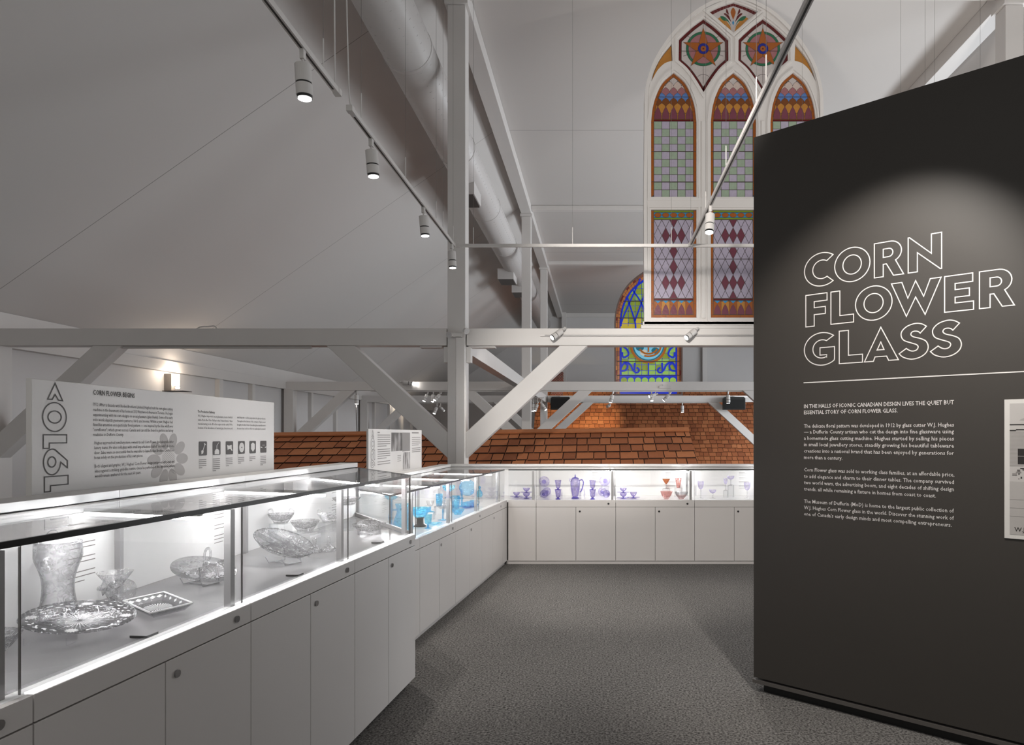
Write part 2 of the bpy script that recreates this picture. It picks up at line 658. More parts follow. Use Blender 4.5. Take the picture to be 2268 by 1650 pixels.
def truss(Y, label, near=False, bottom=-2.6, dz=0.0):
    t = thing('roof_truss', label, 'roof truss', (XL, Y, bottom), 'white timber trusses across the hall', 'thing')
    b0, b1 = BZ0 + dz, BZ1 + dz
    for x in (XL, XR):
        p = MB().box(x - CW / 2, x + CW / 2, Y - CW / 2, Y + CW / 2, bottom, 7.148).build('post', WHITE, t, bevel=0.008)
        MB().box(x - CW / 2 - 0.035, x + CW / 2 + 0.035, Y - CW / 2 - 0.035, Y + CW / 2 + 0.035, 7.15, 7.215).build('cap_plate', WHITE, p)
    for x in (ML + 0.20, MR - 0.2):
        MB().box(x - 0.12, x + 0.12, Y - 0.11, Y + 0.11, bottom, 2.70).build('post', WHITE, t, bevel=0.006)
    for (xa, xb) in ((ML + 0.13, XL - CW / 2 - 0.012), (XL + CW / 2 + 0.012, XR - CW / 2 - 0.012), (XR + CW / 2 + 0.012, MR - 0.12)):
        MB().box(xa, xb, Y - 0.105, Y + 0.105, b0, b1).build('tie_beam', WHITE, t, bevel=0.008)
    k = 0.25
    zb = 1.34 + dz
    run = 1.44

    def brace(x0, sgn):
        # from the post at the foot up to the beam
        a = Vector((x0 + sgn * (CW / 2 - 0.03), Y, zb))
        bb = Vector((x0 + sgn * (CW / 2 + run), Y, b0 + 0.02))
        d = (bb - a).normalized()
        pts = []
        nrm = Vector((-d.z, 0, d.x))
        if nrm.z < 0:
            nrm = -nrm
        h = 0.125
        # parallelogram cut to the beam's underside and the post's face
        lo, hi = a - nrm * h, a + nrm * h

        def cut_z(p, z):
            return p + d * ((z - p.z) / d.z)

        def cut_x(p, x):
            return p + d * ((x - p.x) / d.x)
        xp = x0 + sgn * CW / 2
        pts = [cut_x(lo, xp), cut_z(lo, b0), cut_z(hi, b0), cut_x(hi, xp)]
        pts = [Vector((q.x, Y - 0.09, q.z)) for q in pts]
        return MB().prism(pts, (0, 0.18, 0))
    for (x0, sg) in ((XL, -1), (XL, 1), (XR, -1), (XR, 1)):
        brace(x0, sg).build('brace', WHITE, t, bevel=0.008)
    # braces from the wall posts
    for (x0, sg) in ((ML + 0.2, 1), (MR - 0.2, -1)):
        brace(x0, sg).build('brace', WHITE, t, bevel=0.008)
    # upper tie between the two posts
    MB().box(XL + 0.135, XR - 0.135, Y - 0.09, Y + 0.09, 7.33, 7.446).build('collar_beam', WHITE, t, bevel=0.008)
    return t


Y1, Y2, Y3 = 9.0, 17.6, 23.2
T1 = truss(Y1, 'nearest white timber truss, its post standing behind the corner of the low cases')
T2 = truss(Y2, 'second white timber truss, beyond the small shingled roof', dz=-0.02)
T3 = truss(Y3, 'farthest white timber truss, in front of the large shingled roof', dz=-0.05)
# boxed cable cover and two small steel brackets on the nearest post
MB().box(XL + 0.0, XL + CW / 2 - 0.005, Y1 - CW / 2 - 0.035, Y1 - CW / 2 - 0.001, 0.0, 2.78).build('cable_cover', WHITE, T1, bevel=0.004)
for sg in (-1, 1):
    x = XL + sg * (CW / 2 + 0.03)
    MB().box(x - 0.03, x + 0.03, Y1 - 0.06, Y1 + 0.06, 2.46, 2.67).box(x + sg * 0.03 - 0.03, x + sg * 0.32 + 0.03 * sg, Y1 - 0.06, Y1 + 0.06, 2.655, 2.678).build('steel_bracket', WHITE, T1, bevel=0.006)

for (x, side) in ((XL, 'left'), (XR, 'right')):
    p = MB().box(x - 0.13, x + 0.13, YN, YF - 0.02, 7.218, FLATZ - 0.004).build('purlin', WHITE, bevel=0.006)
    tag(p, 'long white roof beam running away along the %s row of posts' % side, 'roof beam', 'long roof beams on the posts', 'thing')
for (ya, yb, lab) in ((Y1, Y2, 'white timber tie from the nearest post back to the second post'),
                      (Y2, Y3, 'white timber tie from the second post to the farthest post')):
    t = MB().box(XL - 0.09, XL + 0.09, ya + CW / 2 + 0.005, yb - CW / 2 - 0.005, 2.62, 2.86).build('long_tie_beam', WHITE, bevel=0.006)
    tag(t, lab, 'roof beam', 'lengthwise tie beams', 'thing')

# ------------------------------------------------------------------ spiral duct
du = thing('air_duct', 'large round white spiral air duct under the left roof slope', 'duct', (-2.45, 3.0, 6.45))
DX, DZ, DR = -2.43, 6.42, 0.318
d = MB()
prof = []
yy = 1.0
d.tube([(DX, y, DZ) for y in (1.0, 30.0)], DR, 48)
d.build('duct_pipe', DUCT, du, smooth=True)
y = 2.0
sp = MB()
k = 0
path = []
for i in range(int((28.0 - 2.0) / 0.16) * 12):
    a = i / 12 * 2 * PI
    path.append((DX + (DR + 0.001) * math.cos(a), 2.0 + i / 12 * 0.16, DZ + (DR + 0.001) * math.sin(a)))
sp.tube(path, 0.004, 3)
sp.build('spiral_seam', DUCT, du)
for y in (8.6, 11.6, 14.6, 17.4, 20.4, 23.4):
    MB().tube([(DX, y - 0.03, DZ), (DX, y + 0.03, DZ)], DR + 0.008, 48).build('joint_band', DUCT, du, smooth=False)
for (yy, dx) in ((12.75, 0.0), (19.5, -0.12), (21.3, 0.05)):
    q = MB().box(DX + dx - 0.30, DX + dx + 0.16, yy - 0.36, yy + 0.36, DZ - 0.50, DZ - 0.2).build('outlet_box', DUCT, du, bevel=0.01)
    g = MB()
    for i in range(8):
        g.bar((DX + dx - 0.28, yy - 0.30 + i * 0.085, DZ - 0.51), (DX + dx + 0.14, yy - 0.30 + i * 0.085, DZ - 0.51), 0.06, 0.008, (0, 0.5, 1))
    g.build('grille', mat('grille_grey', (96, 92, 90), 0.5, var=0.05), q)

# ------------------------------------------------------------------ lettering helpers
FONT_CACHE = {}


def text_line(s, height, width=None, bold=0.0):
    """one line of type as flat faces: cap height 'height', stretched to 'width'; baseline at 0"""
    cu = bpy.data.curves.new('t', 'FONT')
    cu.body = s
    cu.size = 1.0
    cu.resolution_u = 1
    cu.offset = bold
    ob = bpy.data.objects.new('t', cu)
    COL.objects.link(ob)
    dg = bpy.context.evaluated_depsgraph_get()
    me = bpy.data.meshes.new_from_object(ob.evaluated_get(dg))
    vs = [v.co.copy() for v in me.vertices]
    fs = [list(p.vertices) for p in me.polygons]
    bpy.data.objects.remove(ob)
    bpy.data.curves.remove(cu)
    bpy.data.meshes.remove(me)
    k = height / 0.69
    x0 = min(v.x for v in vs)
    x1 = max(v.x for v in vs)
    kx = (width / (x1 - x0)) if width else k
    return [((v.x - x0) * kx, v.y * k) for v in vs], fs


def set_lines(mb, lines, fn, mi=0):
    """lines of (text, x, baseline, cap height, width, bold) laid on the surface fn(x, y)"""
    for (s, x, y, h, w, bold) in lines:
        vs, fs = text_line(s, h, w, bold)
        mb.add([fn(x + a, y + b) for a, b in vs], fs, mi)
    return mb


def ribbon(mb, pts, w, fn, mi=0):
    """closed outline drawn as a line of width w"""
    n = len(pts)
    P = [Vector((p[0], p[1])) for p in pts]
    inn, out = [], []
    for k in range(n):
        a, b, c2 = P[k - 1], P[k], P[(k + 1) % n]
        d1 = (b - a)
        d2 = (c2 - b)
        if d1.length < 1e-9 or d2.length < 1e-9:
            d1 = d2 = (c2 - a)
        d1 = d1.normalized()
        d2 = d2.normalized()
        n1 = Vector((-d1.y, d1.x))
        n2 = Vector((-d2.y, d2.x))
        m = (n1 + n2)
        m = m.normalized() if m.length > 1e-6 else n1
        sc = min(2.2, 1.0 / max(0.3, m.dot(n1)))
        inn.append(b + m * (w / 2 * sc))
        out.append(b - m * (w / 2 * sc))
    i = len(mb.v)
    mb.v += [fn(p.x, p.y) for p in inn] + [fn(p.x, p.y) for p in out]
    for k in range(n):
        k2 = (k + 1) % n
        mb.f.append([i + k, i + k2, i + n + k2, i + n + k])
        mb.m.append(mi)
    return mb


def arc(cx, cy, rx, ry, a0, a1, n=20):
    return [(cx + rx * math.cos(math.radians(a0 + (a1 - a0) * k / n)), cy + ry * math.sin(math.radians(a0 + (a1 - a0) * k / n))) for k in range(n + 1)]


def spline(pts, n=5):
    out = []
    m = len(pts)
    for k in range(m - 1):
        p0, p1, p2, p3 = pts[max(k - 1, 0)], pts[k], pts[k + 1], pts[min(k + 2, m - 1)]
        for j in range(n):
            t = j / n
            out.append(tuple(0.5 * ((2 * p1[i]) + (-p0[i] + p2[i]) * t + (2 * p0[i] - 5 * p1[i] + 4 * p2[i] - p3[i]) * t * t
                                    + (-p0[i] + 3 * p1[i] - 3 * p2[i] + p3[i]) * t ** 3) for i in (0, 1)))
    out.append(pts[-1])
    return out


GL = {
    'O': [arc(.5, .5, .5, .51, 0, 351, 39), arc(.5, .5, .262, .285, 0, 351, 39)],
    'C': [arc(.604, .5, .604, .51, 51, 309, 34) + arc(.604, .5, .314, .285, 304, 58, 26)],
    'G': [arc(.59, .5, .59, .51, 50, 312, 34) + [(1, .17), (1, .54), (.526, .54), (.526, .31), (.747, .31), (.747, .235)]
          + arc(.59, .5, .30, .285, 300, 60, 26)],
    'R': [[(0, 0), (0, 1), (.52, 1)] + arc(.55, .70, .38, .30, 85, -62, 14) + [(1, 0), (.66, 0), (.42, .36), (.31, .36), (.31, 0)],
          [(.31, .56), (.31, .80), (.5, .80)] + arc(.50, .68, .14, .12, 85, -85, 8) + [(.5, .56)]],
    'N': [[(0, 0), (0, 1), (.04, 1), (.70, .46), (.70, 1), (1, 1), (1, 0), (.96, 0), (.28, .54), (.28, 0)]],
    'F': [[(0, 0), (0, 1), (1, 1), (1, .77), (.40, .77), (.40, .58), (.92, .58), (.92, .36), (.40, .36), (.40, 0)]],
    'L': [[(0, 0), (0, 1), (.40, 1), (.40, .24), (1, .24), (1, 0)]],
    'W': [[(0, 1), (.217, 1), (.34, .52), (.4976, 1), (.6585, .52), (.79, 1), (1, 1), (.688, 0), (.4976, .53), (.31, 0)]],
    'E': [[(0, 0), (0, 1), (.97, 1), (.97, .77), (.37, .77), (.37, .60), (.86, .60), (.86, .39), (.37, .39), (.37, .23), (1, .23), (1, 0)]],
    'A': [[(0, 0), (.49, 1), (1, 0), (.72, 0), (.66, .13), (.32, .13), (.27, 0)], [(.38, .33), (.49, .56), (.585, .33)]],
    'S': [spline([(.94, .90), (.78, .98), (.56, 1.01), (.28, .95), (.10, .82), (.075, .68), (.17, .55), (.42, .46), (.60, .40), (.66, .33),
                  (.61, .25), (.5, .22), (.38, .24), (.25, .31)]) + spline([(0, .17), (.15, .06), (.43, -.01), (.72, .03), (.93, .15), (1, .31), (.93, .47),
                  (.75, .56), (.5, .63), (.41, .70), (.45, .77), (.55, .79), (.66, .77), (.73, .72)])],
    '1': [[(.385, 0), (1, 0), (1, 1), (0, 1), (0, .75), (.385, .75)]],
    '0': [arc(.5, .5, .5, .5, 0, 351, 39), arc(.5, .5, .21, .28, 0, 351, 30)],
    '9': [[(.525, 0)] + arc(.5, .645, .5, .355, -22, 245, 34) + [(.475, .29), (.24, 0)], arc(.5, .66, .20, .165, 0, 350, 24)],
    '2': [spline([(0, .72), (.1, .9), (.45, 1.01), (.85, .92), (.97, .7), (.85, .5), (.5, .24)]) + [(1, .24), (1, 0), (0, 0), (0, .16)]
          + spline([(.5, .52), (.63, .66), (.58, .77), (.46, .8), (.36, .74), (.32, .68)])],
    '>': [[(.04, .80), (1, .49), (0, .17), (.02, .35), (.34, .49), (.04, .61)]],
}

# ------------------------------------------------------------------ charcoal feature wall with the title
PO = Vector((0.912, 3.975, 0))
PD = Vector((0.771, -0.637, 0)).normalized()
PN = Vector((-PD.y * -1, 0, 0))
PN = Vector((PD.y, -PD.x, 0))          # towards the viewer
PH = 3.248
PLEN = 2.35


def pw(s, z, off=0.0):
    p = PO + PD * s + PN * off
    return Vector((p.x, p.y, z))


def ps(px):
    k = (px - CX) / F
    return (k * PO.y - PO.x) / (PD.x - k * PD.y)


def pz(px, py):
    return HC - (py - CY) / F * (PO.y + PD.y * ps(px))


wall = thing('display_wall', 'tall charcoal freestanding wall with outlined white title lettering', 'display wall', (PO.x + PD.x * 1.1, PO.y + PD.y * 1.1, 0))


def pbox(mb, s0, s1, d0, d1, z0, z1, mi=0):
    return mb.prism([pw(s0, z0, d0), pw(s1, z0, d0), pw(s1, z0, d1), pw(s0, z0, d1)], (0, 0, z1 - z0), mi)


pbox(MB(), 0, PLEN, -0.12, 0, 0.082, PH).build('panel', PANEL, wall, bevel=0.002)
pbox(MB(), -0.006, PLEN, -0.12, 0.004, 0.050, 0.070).build('base_strip', mat('base_strip_grey', (84, 80, 77), 0.4, var=0.03), wall)
pbox(MB(), 0.05, PLEN - 0.05, -0.10, -0.03, 0.0, 0.082).build('plinth', BLACK, wall)
SURF = lambda s, z: pw(s, z, 0.0015)
for (word, rows, base, cap) in (('CORN', ((1782, 1846.5), (1849, 1927), (1936.7, 2001.5), (2011.7, 2085.8)), 2.321, 0.178),
                                ('FLOWER', ((1785, 1832), (1840.5, 1890.8), (1895, 1976), (1974.6, 2084.5), (2092.3, 2156.4), (2169.5, 2246.8)), 2.103, 0.175),
                                ('GLASS', ((1781.7, 1848.5), (1859, 1910.5), (1914.7, 1990), (1991.6, 2056), (2061, 2129.5)), 1.886, 0.175)):
    mb = MB()
    for ch, (xa, xb) in zip(word, rows):
        sa, sb = ps(xa), ps(xb)
        for loop in GL[ch]:
            ribbon(mb, [(sa + (sb - sa) * x, base + cap * y) for x, y in loop], 0.0052, SURF)
    mb.build('title_word', LETTER, wall, fix=False)
pbox(MB(), ps(1780), PLEN - 0.3, 0.0004, 0.0016, 1.790, 1.7955).build('rule_line', LETTER, wall)
SL = ps(1781)
SW = ps(2113) - SL
heads = [('IN THE HALLS OF ICONIC CANADIAN DESIGN LIVES THE QUIET BUT', 1.651, 1.0), ('ESSENTIAL STORY OF CORN FLOWER GLASS.', 1.617, None)]
mb = MB()
for t, z, k in heads:
    set_lines(mb, [(t, SL, z, 0.0205, SW if k else ps(1988) - SL, 0.012)], SURF)
mb.build('intro_heading', LETTER, wall, fix=False)
paras = [
    [('The delicate floral pattern was developed in 1912 by glass cutter W.J. Hughes', 1.542, 2113),
     ('\u2014 a Dufferin County artisan who cut the design into fine glassware using', 1.5095, 2113),
     ('a homemade glass cutting machine. Hughes started by selling his pieces', 1.4745, 2113),
     ('in small local jewellery stores, steadily growing his beautiful tableware', 1.4395, 2113),
     ('creations into a national brand that has been enjoyed by generations for', 1.404, 2113),
     ('more than a century.', 1.368, 1866)],
    [('Corn Flower glass was sold to working class families, at an affordable price,', 1.299, 2114),
     ('to add elegance and charm to their dinner tables. The company survived', 1.263, 2113),
     ('two world wars, the advertising boom, and eight decades of shifting design', 1.228, 2113),
     ('trends, all while remaining a fixture in homes from coast to coast.', 1.192, 2073)],
    [('The Museum of Dufferin (MoD) is home to the largest public collection of', 1.123, 2113),
     ('W.J. Hughes Corn Flower glass in the world. Discover the stunning work of', 1.088, 2113),
     ("one of Canada's early design minds and most compelling entrepreneurs.", 1.053, 2108)]]
for pr in paras:
    mb = MB()
    set_lines(mb, [(t, SL, z, 0.0195, ps(xe) - SL, 0.006) for t, z, xe in pr], SURF)
    mb.build('paragraph', LETTER, wall, fix=False)

# mounted photograph at the right of the wall
s0 = ps(2225)
phz0, phz1 = pz(2225, 1191), pz(2225, 885)
ph = thing('photograph', 'black and white photograph of a brick house on the charcoal wall', 'photograph', tuple(pw(s0 + 0.5, phz0)))
pbox(MB(), s0, s0 + 0.95, 0.0003, 0.006, phz0, phz1).build('mount', PAPER, ph)
PS2 = lambda s, z: pw(s, z, 0.0075)
PHT = phz1 - phz0


def prect(mb, a, b, c0, c1, mi, off=0.0075):
    a, b = (v * .72 if v < .9 else v for v in (a, b))
    return mb.poly([pw(s0 + a, phz0 + c0 * PHT, off), pw(s0 + b, phz0 + c0 * PHT, off), pw(s0 + b, phz0 + c1 * PHT, off), pw(s0 + a, phz0 + c1 * PHT, off)], mi)


im = MB()
prect(im, .03, .90, .03, .97, 0, .0065)                       # sky and wall tone
prect(im, .03, .90, .03, .41, 1, .007)                        # snowy ground
prect(im, .03, .90, .52, .78, 4, .007)                        # brick wall
for k in range(26):
    prect(im, .03, .90, .525 + k * .0095, .5265 + k * .0095, 3, .0072)
im.poly([pw(s0 + .06, phz0 + .85 * PHT, .0072), pw(s0 + .90, phz0 + .85 * PHT, .0072), pw(s0 + .90, phz0 + 1.0 * PHT - .03, .0072), pw(s0 + .20, phz0 + .97 * PHT, .0072)], 4)
prect(im, .03, .90, .815, .822, 2)
prect(im, .03, .065, .772, .780, 2)
prect(im, .065, .90, .778, .786, 2)
for a in (.075, .36, .66):
    prect(im, a, a + .10, .595, .645, 2)
    prect(im, a, a + .10, .535, .590, 2)
    prect(im, a + .108, a + .2, .595, .645, 2)
    prect(im, a + .108, a + .2, .535, .590, 2)
for k in range(140):
    a = R.uniform(.03, .86)
    b = R.uniform(.41, .49 + .02 * math.sin(a * 20))
    prect(im, a, a + R.uniform(.006, .03), b, b + R.uniform(.004, .016), R.choice((2, 5, 5, 3)), .0074 + R.uniform(0, .0004))
for b in (.28, .22, .16):
    prect(im, .03, .90, b, b + .002, 3)
im.build('print', [mat('ph_sky', (178, 174, 171), 0.5, var=.05, scale=9), mat('ph_snow', (164, 160, 157), 0.5, var=.08, scale=12), mat('ph_dark', (34, 31, 30), 0.5, var=.1),
                   mat('ph_line', (132, 128, 125), 0.5, var=.1), mat('ph_brick', (158, 154, 151), 0.5, var=.06, scale=25), mat('ph_shrub', (92, 88, 86), 0.5, var=.2)], ph, fix=False)
mb = MB()
set_lines(mb, [('W.J. Hughes', s0 + .040, phz0 + .035, .019, None, .015)], PS2)
mb.build('caption', INK, ph, fix=False)

# ------------------------------------------------------------------ glazed display cabinets


def cabinet(name, label, group, p, q, bp, bq, zt, zs, gt, hb=0.05, doors=2, shelf=None, bar_t=0.78, glass_ends=(), post_end=True, card=True, cardf=0.70, drawer_lock=True, edge_h=0.012, toe=0.058, rail=True, strip=False):
    p, q, bp, bq = (Vector(v) for v in (p, q, bp, bq))
    L = (q - p).length
    d = (q - p) / L
    n = Vector((d.y, -d.x))
    shelf = shelf or SHELF

    def pt(t, dep):
        return p + d * t - n * dep

    def slab(mb, t0, t1, d0, d1, z0, z1, mi=0):
        return mb.slabxy([pt(t0, d0), pt(t1, d0), pt(t1, d1), pt(t0, d1)], z0, z1, mi)
    g = 0.0021
    T = thing(name, label, 'display cabinet', (p.x, p.y, 0), group)
    bd = (bq - bp)
    bl = max(bd.length, 1e-6)
    bn = Vector((-bd.y, bd.x)) / bl            # away from the room at the back
    rw = 0.125
    bp2, bq2 = bp + bn * rw, bq + bn * rw
    ia, ib = pt(0.0005, 0.021), pt(L - 0.0005, 0.021)
    MB().slabxy([ia, ib, bq2, bp2], hb, zt - 0.031).build('carcass', CABDARK, T)
    ka, kb = pt(0.0, toe), pt(L, toe)
    if (L > 0.3):
        ka = pt(0.0, toe)
    MB().slabxy([ka, kb, bq2 + bn * -0.05, bp2 + bn * -0.05], 0.0, hb).build('plinth', CAB, T)
    MB().slabxy([bp, bq, bq2, bp2], zt - 0.0305, gt - 0.031).build('rear_wall', CAB, T)
    # doors and drawer front
    if doors == 2:
        for k in (0, 1):
            t0, t1 = L * k / 2, L * (k + 1) / 2
            D = slab(MB(), t0 + g, t1 - g, 0, 0.02, hb + 0.0, zs - g).build('door', CAB, T, bevel=0.001)
            if k == 1:
                lock(D, pt(t0 + 0.045, 0), n, zs - 0.05)
    else:
        slab(MB(), g, L - g, 0, 0.02, hb, zs - g).build('door', CAB, T, bevel=0.001)
    DR = slab(MB(), g, L - g, 0, 0.02, zs + g, zt).build('drawer_front', CAB, T, bevel=0.001)
    if drawer_lock:
        lock(DR, pt(L - 0.085, 0), n, (zs + zt) / 2)
    # ledge and shelf
    slab(MB(), 0.0005, L - 0.0005, 0.0205, 0.060, zt - 0.03, zt).build('ledge', mat('ledge_gloss_white', (248, 247, 246), 0.3, var=0.004), T)
    MB().slabxy([pt(0.0005, 0.0605), pt(L - 0.0005, 0.0605), bq, bp], zt - 0.03, zt - 0.002).build('shelf', shelf, T)
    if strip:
        slab(MB(), 0.003, L - 0.003, 0.004, 0.026, zt + 0.0002, zt + 0.004).build('glow_strip', STRIP, T)  # added glow that makes the front ledge read white
    # glass
    gf = 0.03
    slab(MB(), 0.001, L - 0.001, gf, gf + 0.006, zt, gt - edge_h).build('glass_front', PANE, T)
    MB().slabxy([pt(0.001, gf), pt(L - 0.001, gf), bq, bp], gt - 0.006, gt).build('glass_top', PANE, T)
    slab(MB(), 0.0, L, gf - 0.002, gf + 0.0065, gt - edge_h, gt + 0.0015).build('glass_edge', EDGE, T)
    if post_end:
        slab(MB(), L - 0.0028, L - 0.0005, gf + 0.0005, gf + 0.0055, zt, gt - edge_h).build('glass_seam', SEAM, T)
        slab(MB(), L - 0.052, L - 0.028, gf + 0.012, gf + 0.036, zt, gt - 0.02).build('post', POST, T)
    for (a, b) in glass_ends:
        a, b = Vector(a), Vector(b)
        dd = (b - a).normalized()
        m = Vector((-dd.y, dd.x)) * 0.003
        MB().slabxy([a - m, b - m, b + m, a + m], zt, gt - 0.007).build('glass_end', PANE, T)
        MB().slabxy([a - m * 2, b - m * 2, b + m * 2, a + m * 2], gt - 0.006, gt + 0.001).build('glass_edge', EDGE, T)
        e0 = a + dd * 0.004
        MB().slabxy([a - m * 1.6, e0 - m * 1.6, e0 + m * 1.6, a + m * 1.6], zt, gt - 0.006).build('glass_seam', EDGE, T)
        w = Vector((-dd.y, dd.x))
        MB().slabxy([a + w * 0.004, b + w * 0.004, b + w * 0.02, a + w * 0.02], zt, zt + 0.022).build('channel', POST, T)
    # back lining, rail and cap
    if bl > 0.05:
        u = bd / bl
        f = -bn * 0.008
        MB().slabxy([bp, bq, bq + f, bp + f], zt - 0.0015, gt - 0.031).build('back_panel', CABIN, T)
        if card:
            cm = MB()
            for k in range(13):
                if k in (3, 6, 9):
                    continue
                zz = gt - 0.070 - k * 0.0165
                w = 0.125 if k % 3 else 0.075
                a, b = bp + u * (bl * cardf) + f * 1.08, bp + u * (bl * cardf + w) + f * 1.08
                cm.poly([(a.x, a.y, zz), (b.x, b.y, zz), (b.x, b.y, zz + 0.0034), (a.x, a.y, zz + 0.0034)])
            cm.build('caption_lines', INKGREY, T, fix=False)
    if bl > 0.3 and post_end:
        u = bd / bl
        f = -bn * 0.0085
        a0, b0 = bq - u * 0.022 + f, bq - u * 0.002 + f
        MB().slabxy([a0, b0, b0 - bn * 0.02, a0 - bn * 0.02], zt - 0.001, gt - 0.045).build('back_post', POST, T)
    if rail:
        r = MB()
        r.slabxy([bp - bn * 0.012, bq - bn * 0.012, bq2, bp2], gt + 0.004, gt + 0.034)
        r.slabxy([bp - bn * 0.004, bq - bn * 0.004, bq2, bp2], gt - 0.030, gt)
        r.build('top_rail', RAIL, T, bevel=0.002)
        MB().slabxy([bp, bq, bq2 - bn * 0.004, bp2 - bn * 0.004], gt + 0.0005, gt + 0.0038).build('rail_gap', SHADOWGAP, T)
    # lamp bar under the glass top
    if bar_t is not None:
        a = pt(L * bar_t, 0.06)
        b = bp + bd * bar_t + (a - (bp + bd * bar_t)).normalized() * 0.03
        h = MB()
        h.bar((a.x, a.y, gt - 0.020), (b.x, b.y, gt - 0.020), 0.020, 0.012)
        lb = h.build('lamp_bar', RAIL, T)
        MB().bar((a.x, a.y, gt - 0.032), (b.x, b.y, gt - 0.032), 0.017, 0.012).build('diffuser', LED, lb)
    return T


def lock(parent, base, n, z):
    b = Vector((base.x, base.y, z))
    n3 = Vector((n.x, n.y, 0))
    m = MB()
    m.tube([b - n3 * 0.001, b + n3 * 0.006], 0.0115, 14)
    o = m.build('lock', CHROME, parent, smooth=False)
    MB().tube([b + n3 * 0.0055, b + n3 * 0.0066], 0.0055, 10).build('keyhole', BLACK, o) if False else None
    return o


def f1(Y):
    return (-1.0946 + 0.0767 * (Y - 4.054), Y)


def f2(Y):
    return (0.08667 * Y - 1.7407, Y)


B1 = -1.80
G1 = 'tall glazed cabinets of clear crystal along the left'
fr = [0.703, 1.544, 2.385, 3.223, 4.054]
bk = [0.86, 1.72, 2.53, 3.43, 5.035]
labs = ['tall white display cabinet cut off by the left edge of the photo, holding one bowl',
        'tall white display cabinet holding the hourglass vase and the large round platter',
        'tall white display cabinet holding the relish dish and bowls on clear risers',
        'tall white end display cabinet with a slanted glass end and one deep bowl']
for i in range(4):
    ends = ()
    if i == 3:
        a = Vector(f1(fr[4])) + Vector((-0.034, 0.002))
        b = Vector((B1, bk[4] - 0.004))
        ends = ((a, b),)
    cabinet('display_cabinet', labs[i], G1, f1(fr[i]), f1(fr[i + 1]), (B1, bk[i]), (B1, bk[i + 1]), 0.908, 0.843, 1.262,
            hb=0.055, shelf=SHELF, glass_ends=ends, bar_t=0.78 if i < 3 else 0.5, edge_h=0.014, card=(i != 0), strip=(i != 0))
B2 = -1.86
G2 = 'low glazed cabinets of turquoise glass along the left'
fr = [4.50, 4.973, 5.854, 6.738, 7.634, 7.862]
bk = [5.13, 5.17, 6.06, 6.95, 7.86, 8.49]
labs = ['narrow angled low cabinet starting behind the tall end cabinet, holding the turquoise jug',
        'first full low white cabinet, holding the turquoise compote and goblets',
        'second full low white cabinet, holding the large upright turquoise plate',
        'third full low white cabinet, nearly empty, with one turquoise perfume bottle',
        'narrow low corner cabinet at the inner corner, left-hand side']
for i in range(5):
    ends = ()
    if i == 0:
        a = Vector(f2(fr[0])) + Vector((-0.034, 0.003))
        ends = ((a, Vector((B2, bk[0]))),)
    cabinet('display_cabinet', labs[i], G2, f2(fr[i]), f2(fr[i + 1]), (B2, bk[i]), (B2, bk[i + 1]), 0.748, 0.667, 1.1025,
            hb=0.045, doors=2 if i in (1, 2, 3) else 1, shelf=SHELFW, glass_ends=ends, bar_t=0.7 if i in (0, 1, 2, 3) else None,
            drawer_lock=i in (1, 2, 3), card=i in (1, 2, 3), post_end=i < 4, toe=0.03)
FY, BY = 7.867, 8.50
G3 = 'low glazed cabinets of coloured glass across the far side'
xs = [-1.0475, -0.722, 0.2035, 1.120, 2.04, 2.96]
bx = [-1.853, -0.722, 0.2035, 1.120, 2.04, 2.96]
labs = ['low corner cabinet on the far side with three lilac cups and saucers',
        'low far cabinet holding the tall lilac coffee pot with a lid',
        'low far cabinet holding pink bowls and an amber cocktail glass',
        'low far cabinet with lilac wine glasses, partly hidden by the charcoal wall',
        'low far cabinet standing wholly behind the charcoal wall']
for i in range(5):
    cabinet('display_cabinet', labs[i], G3, (xs[i], FY), (xs[i + 1], FY), (bx[i], BY), (bx[i + 1], BY), 0.745, 0.666, 1.1025,
            hb=0.042, doors=2 if i else 1, shelf=SHELFW, bar_t=0.93 if i else None, drawer_lock=i > 0, card=i > 0, toe=0.02)

# ------------------------------------------------------------------ printed boards behind the cabinets


def sign_fn(X):
    return lambda y, z: Vector((X, y, z))


def sy(X, px):
    return X * F / (px - CX)


def sz(X, px, py):
    return HC - (py - CY) / F * sy(X, px)


SX = -1.935
b1 = thing('text_board', 'long grey-lit white board headed CORN FLOWER BEGINS behind the tall cabinets', 'information board', (SX, 3.2, 0.9), 'white printed boards on the cabinet backs')
ya, yb = sy(SX, 70), sy(SX, 607)
MB().box(SX - 0.02, SX, ya, yb, 0.95, 1.6945).build('board', BOARD, b1, bevel=0.002)
FN = sign_fn(SX + 0.0012)


def up_glyphs(mb, X, chars, w):
    """digits turned a quarter turn, reading upwards; chars = (char, z bottom, z top, y left, y right)"""
    fn = sign_fn(X + 0.0012)
    for ch, z0, z1, y0, y1 in chars:
        for loop in GL[ch]:
            ribbon(mb, [(y1 - (y1 - y0) * gy, z0 + (z1 - z0) * gx) for gx, gy in loop], w, fn)
    return mb


def ch1(ch, px0, px1, pyt, pyb):
    return (ch, sz(SX, (px0 + px1) / 2, pyb), sz(SX, (px0 + px1) / 2, pyt), sy(SX, px0), sy(SX, px1))


up_glyphs(MB(), SX, [ch1('>', 94, 147, 848.5, 886.5), ch1('0', 94, 146.5, 891.7, 955.6), ch1('1', 95.5, 147.5, 963, 992.5),
                     ch1('9', 96, 149, 994.5, 1051), ch1('1', 98, 150.5, 1054.5, 1087)], 0.0042).build('date', INK, b1, fix=False)


def l1(t, pxa, pxb, pyl, h, bold=0.004):
    ya_, yb_ = sy(SX, pxa), sy(SX, pxb)
    return (t, ya_, sz(SX, pxa, pyl), h, yb_ - ya_, bold)


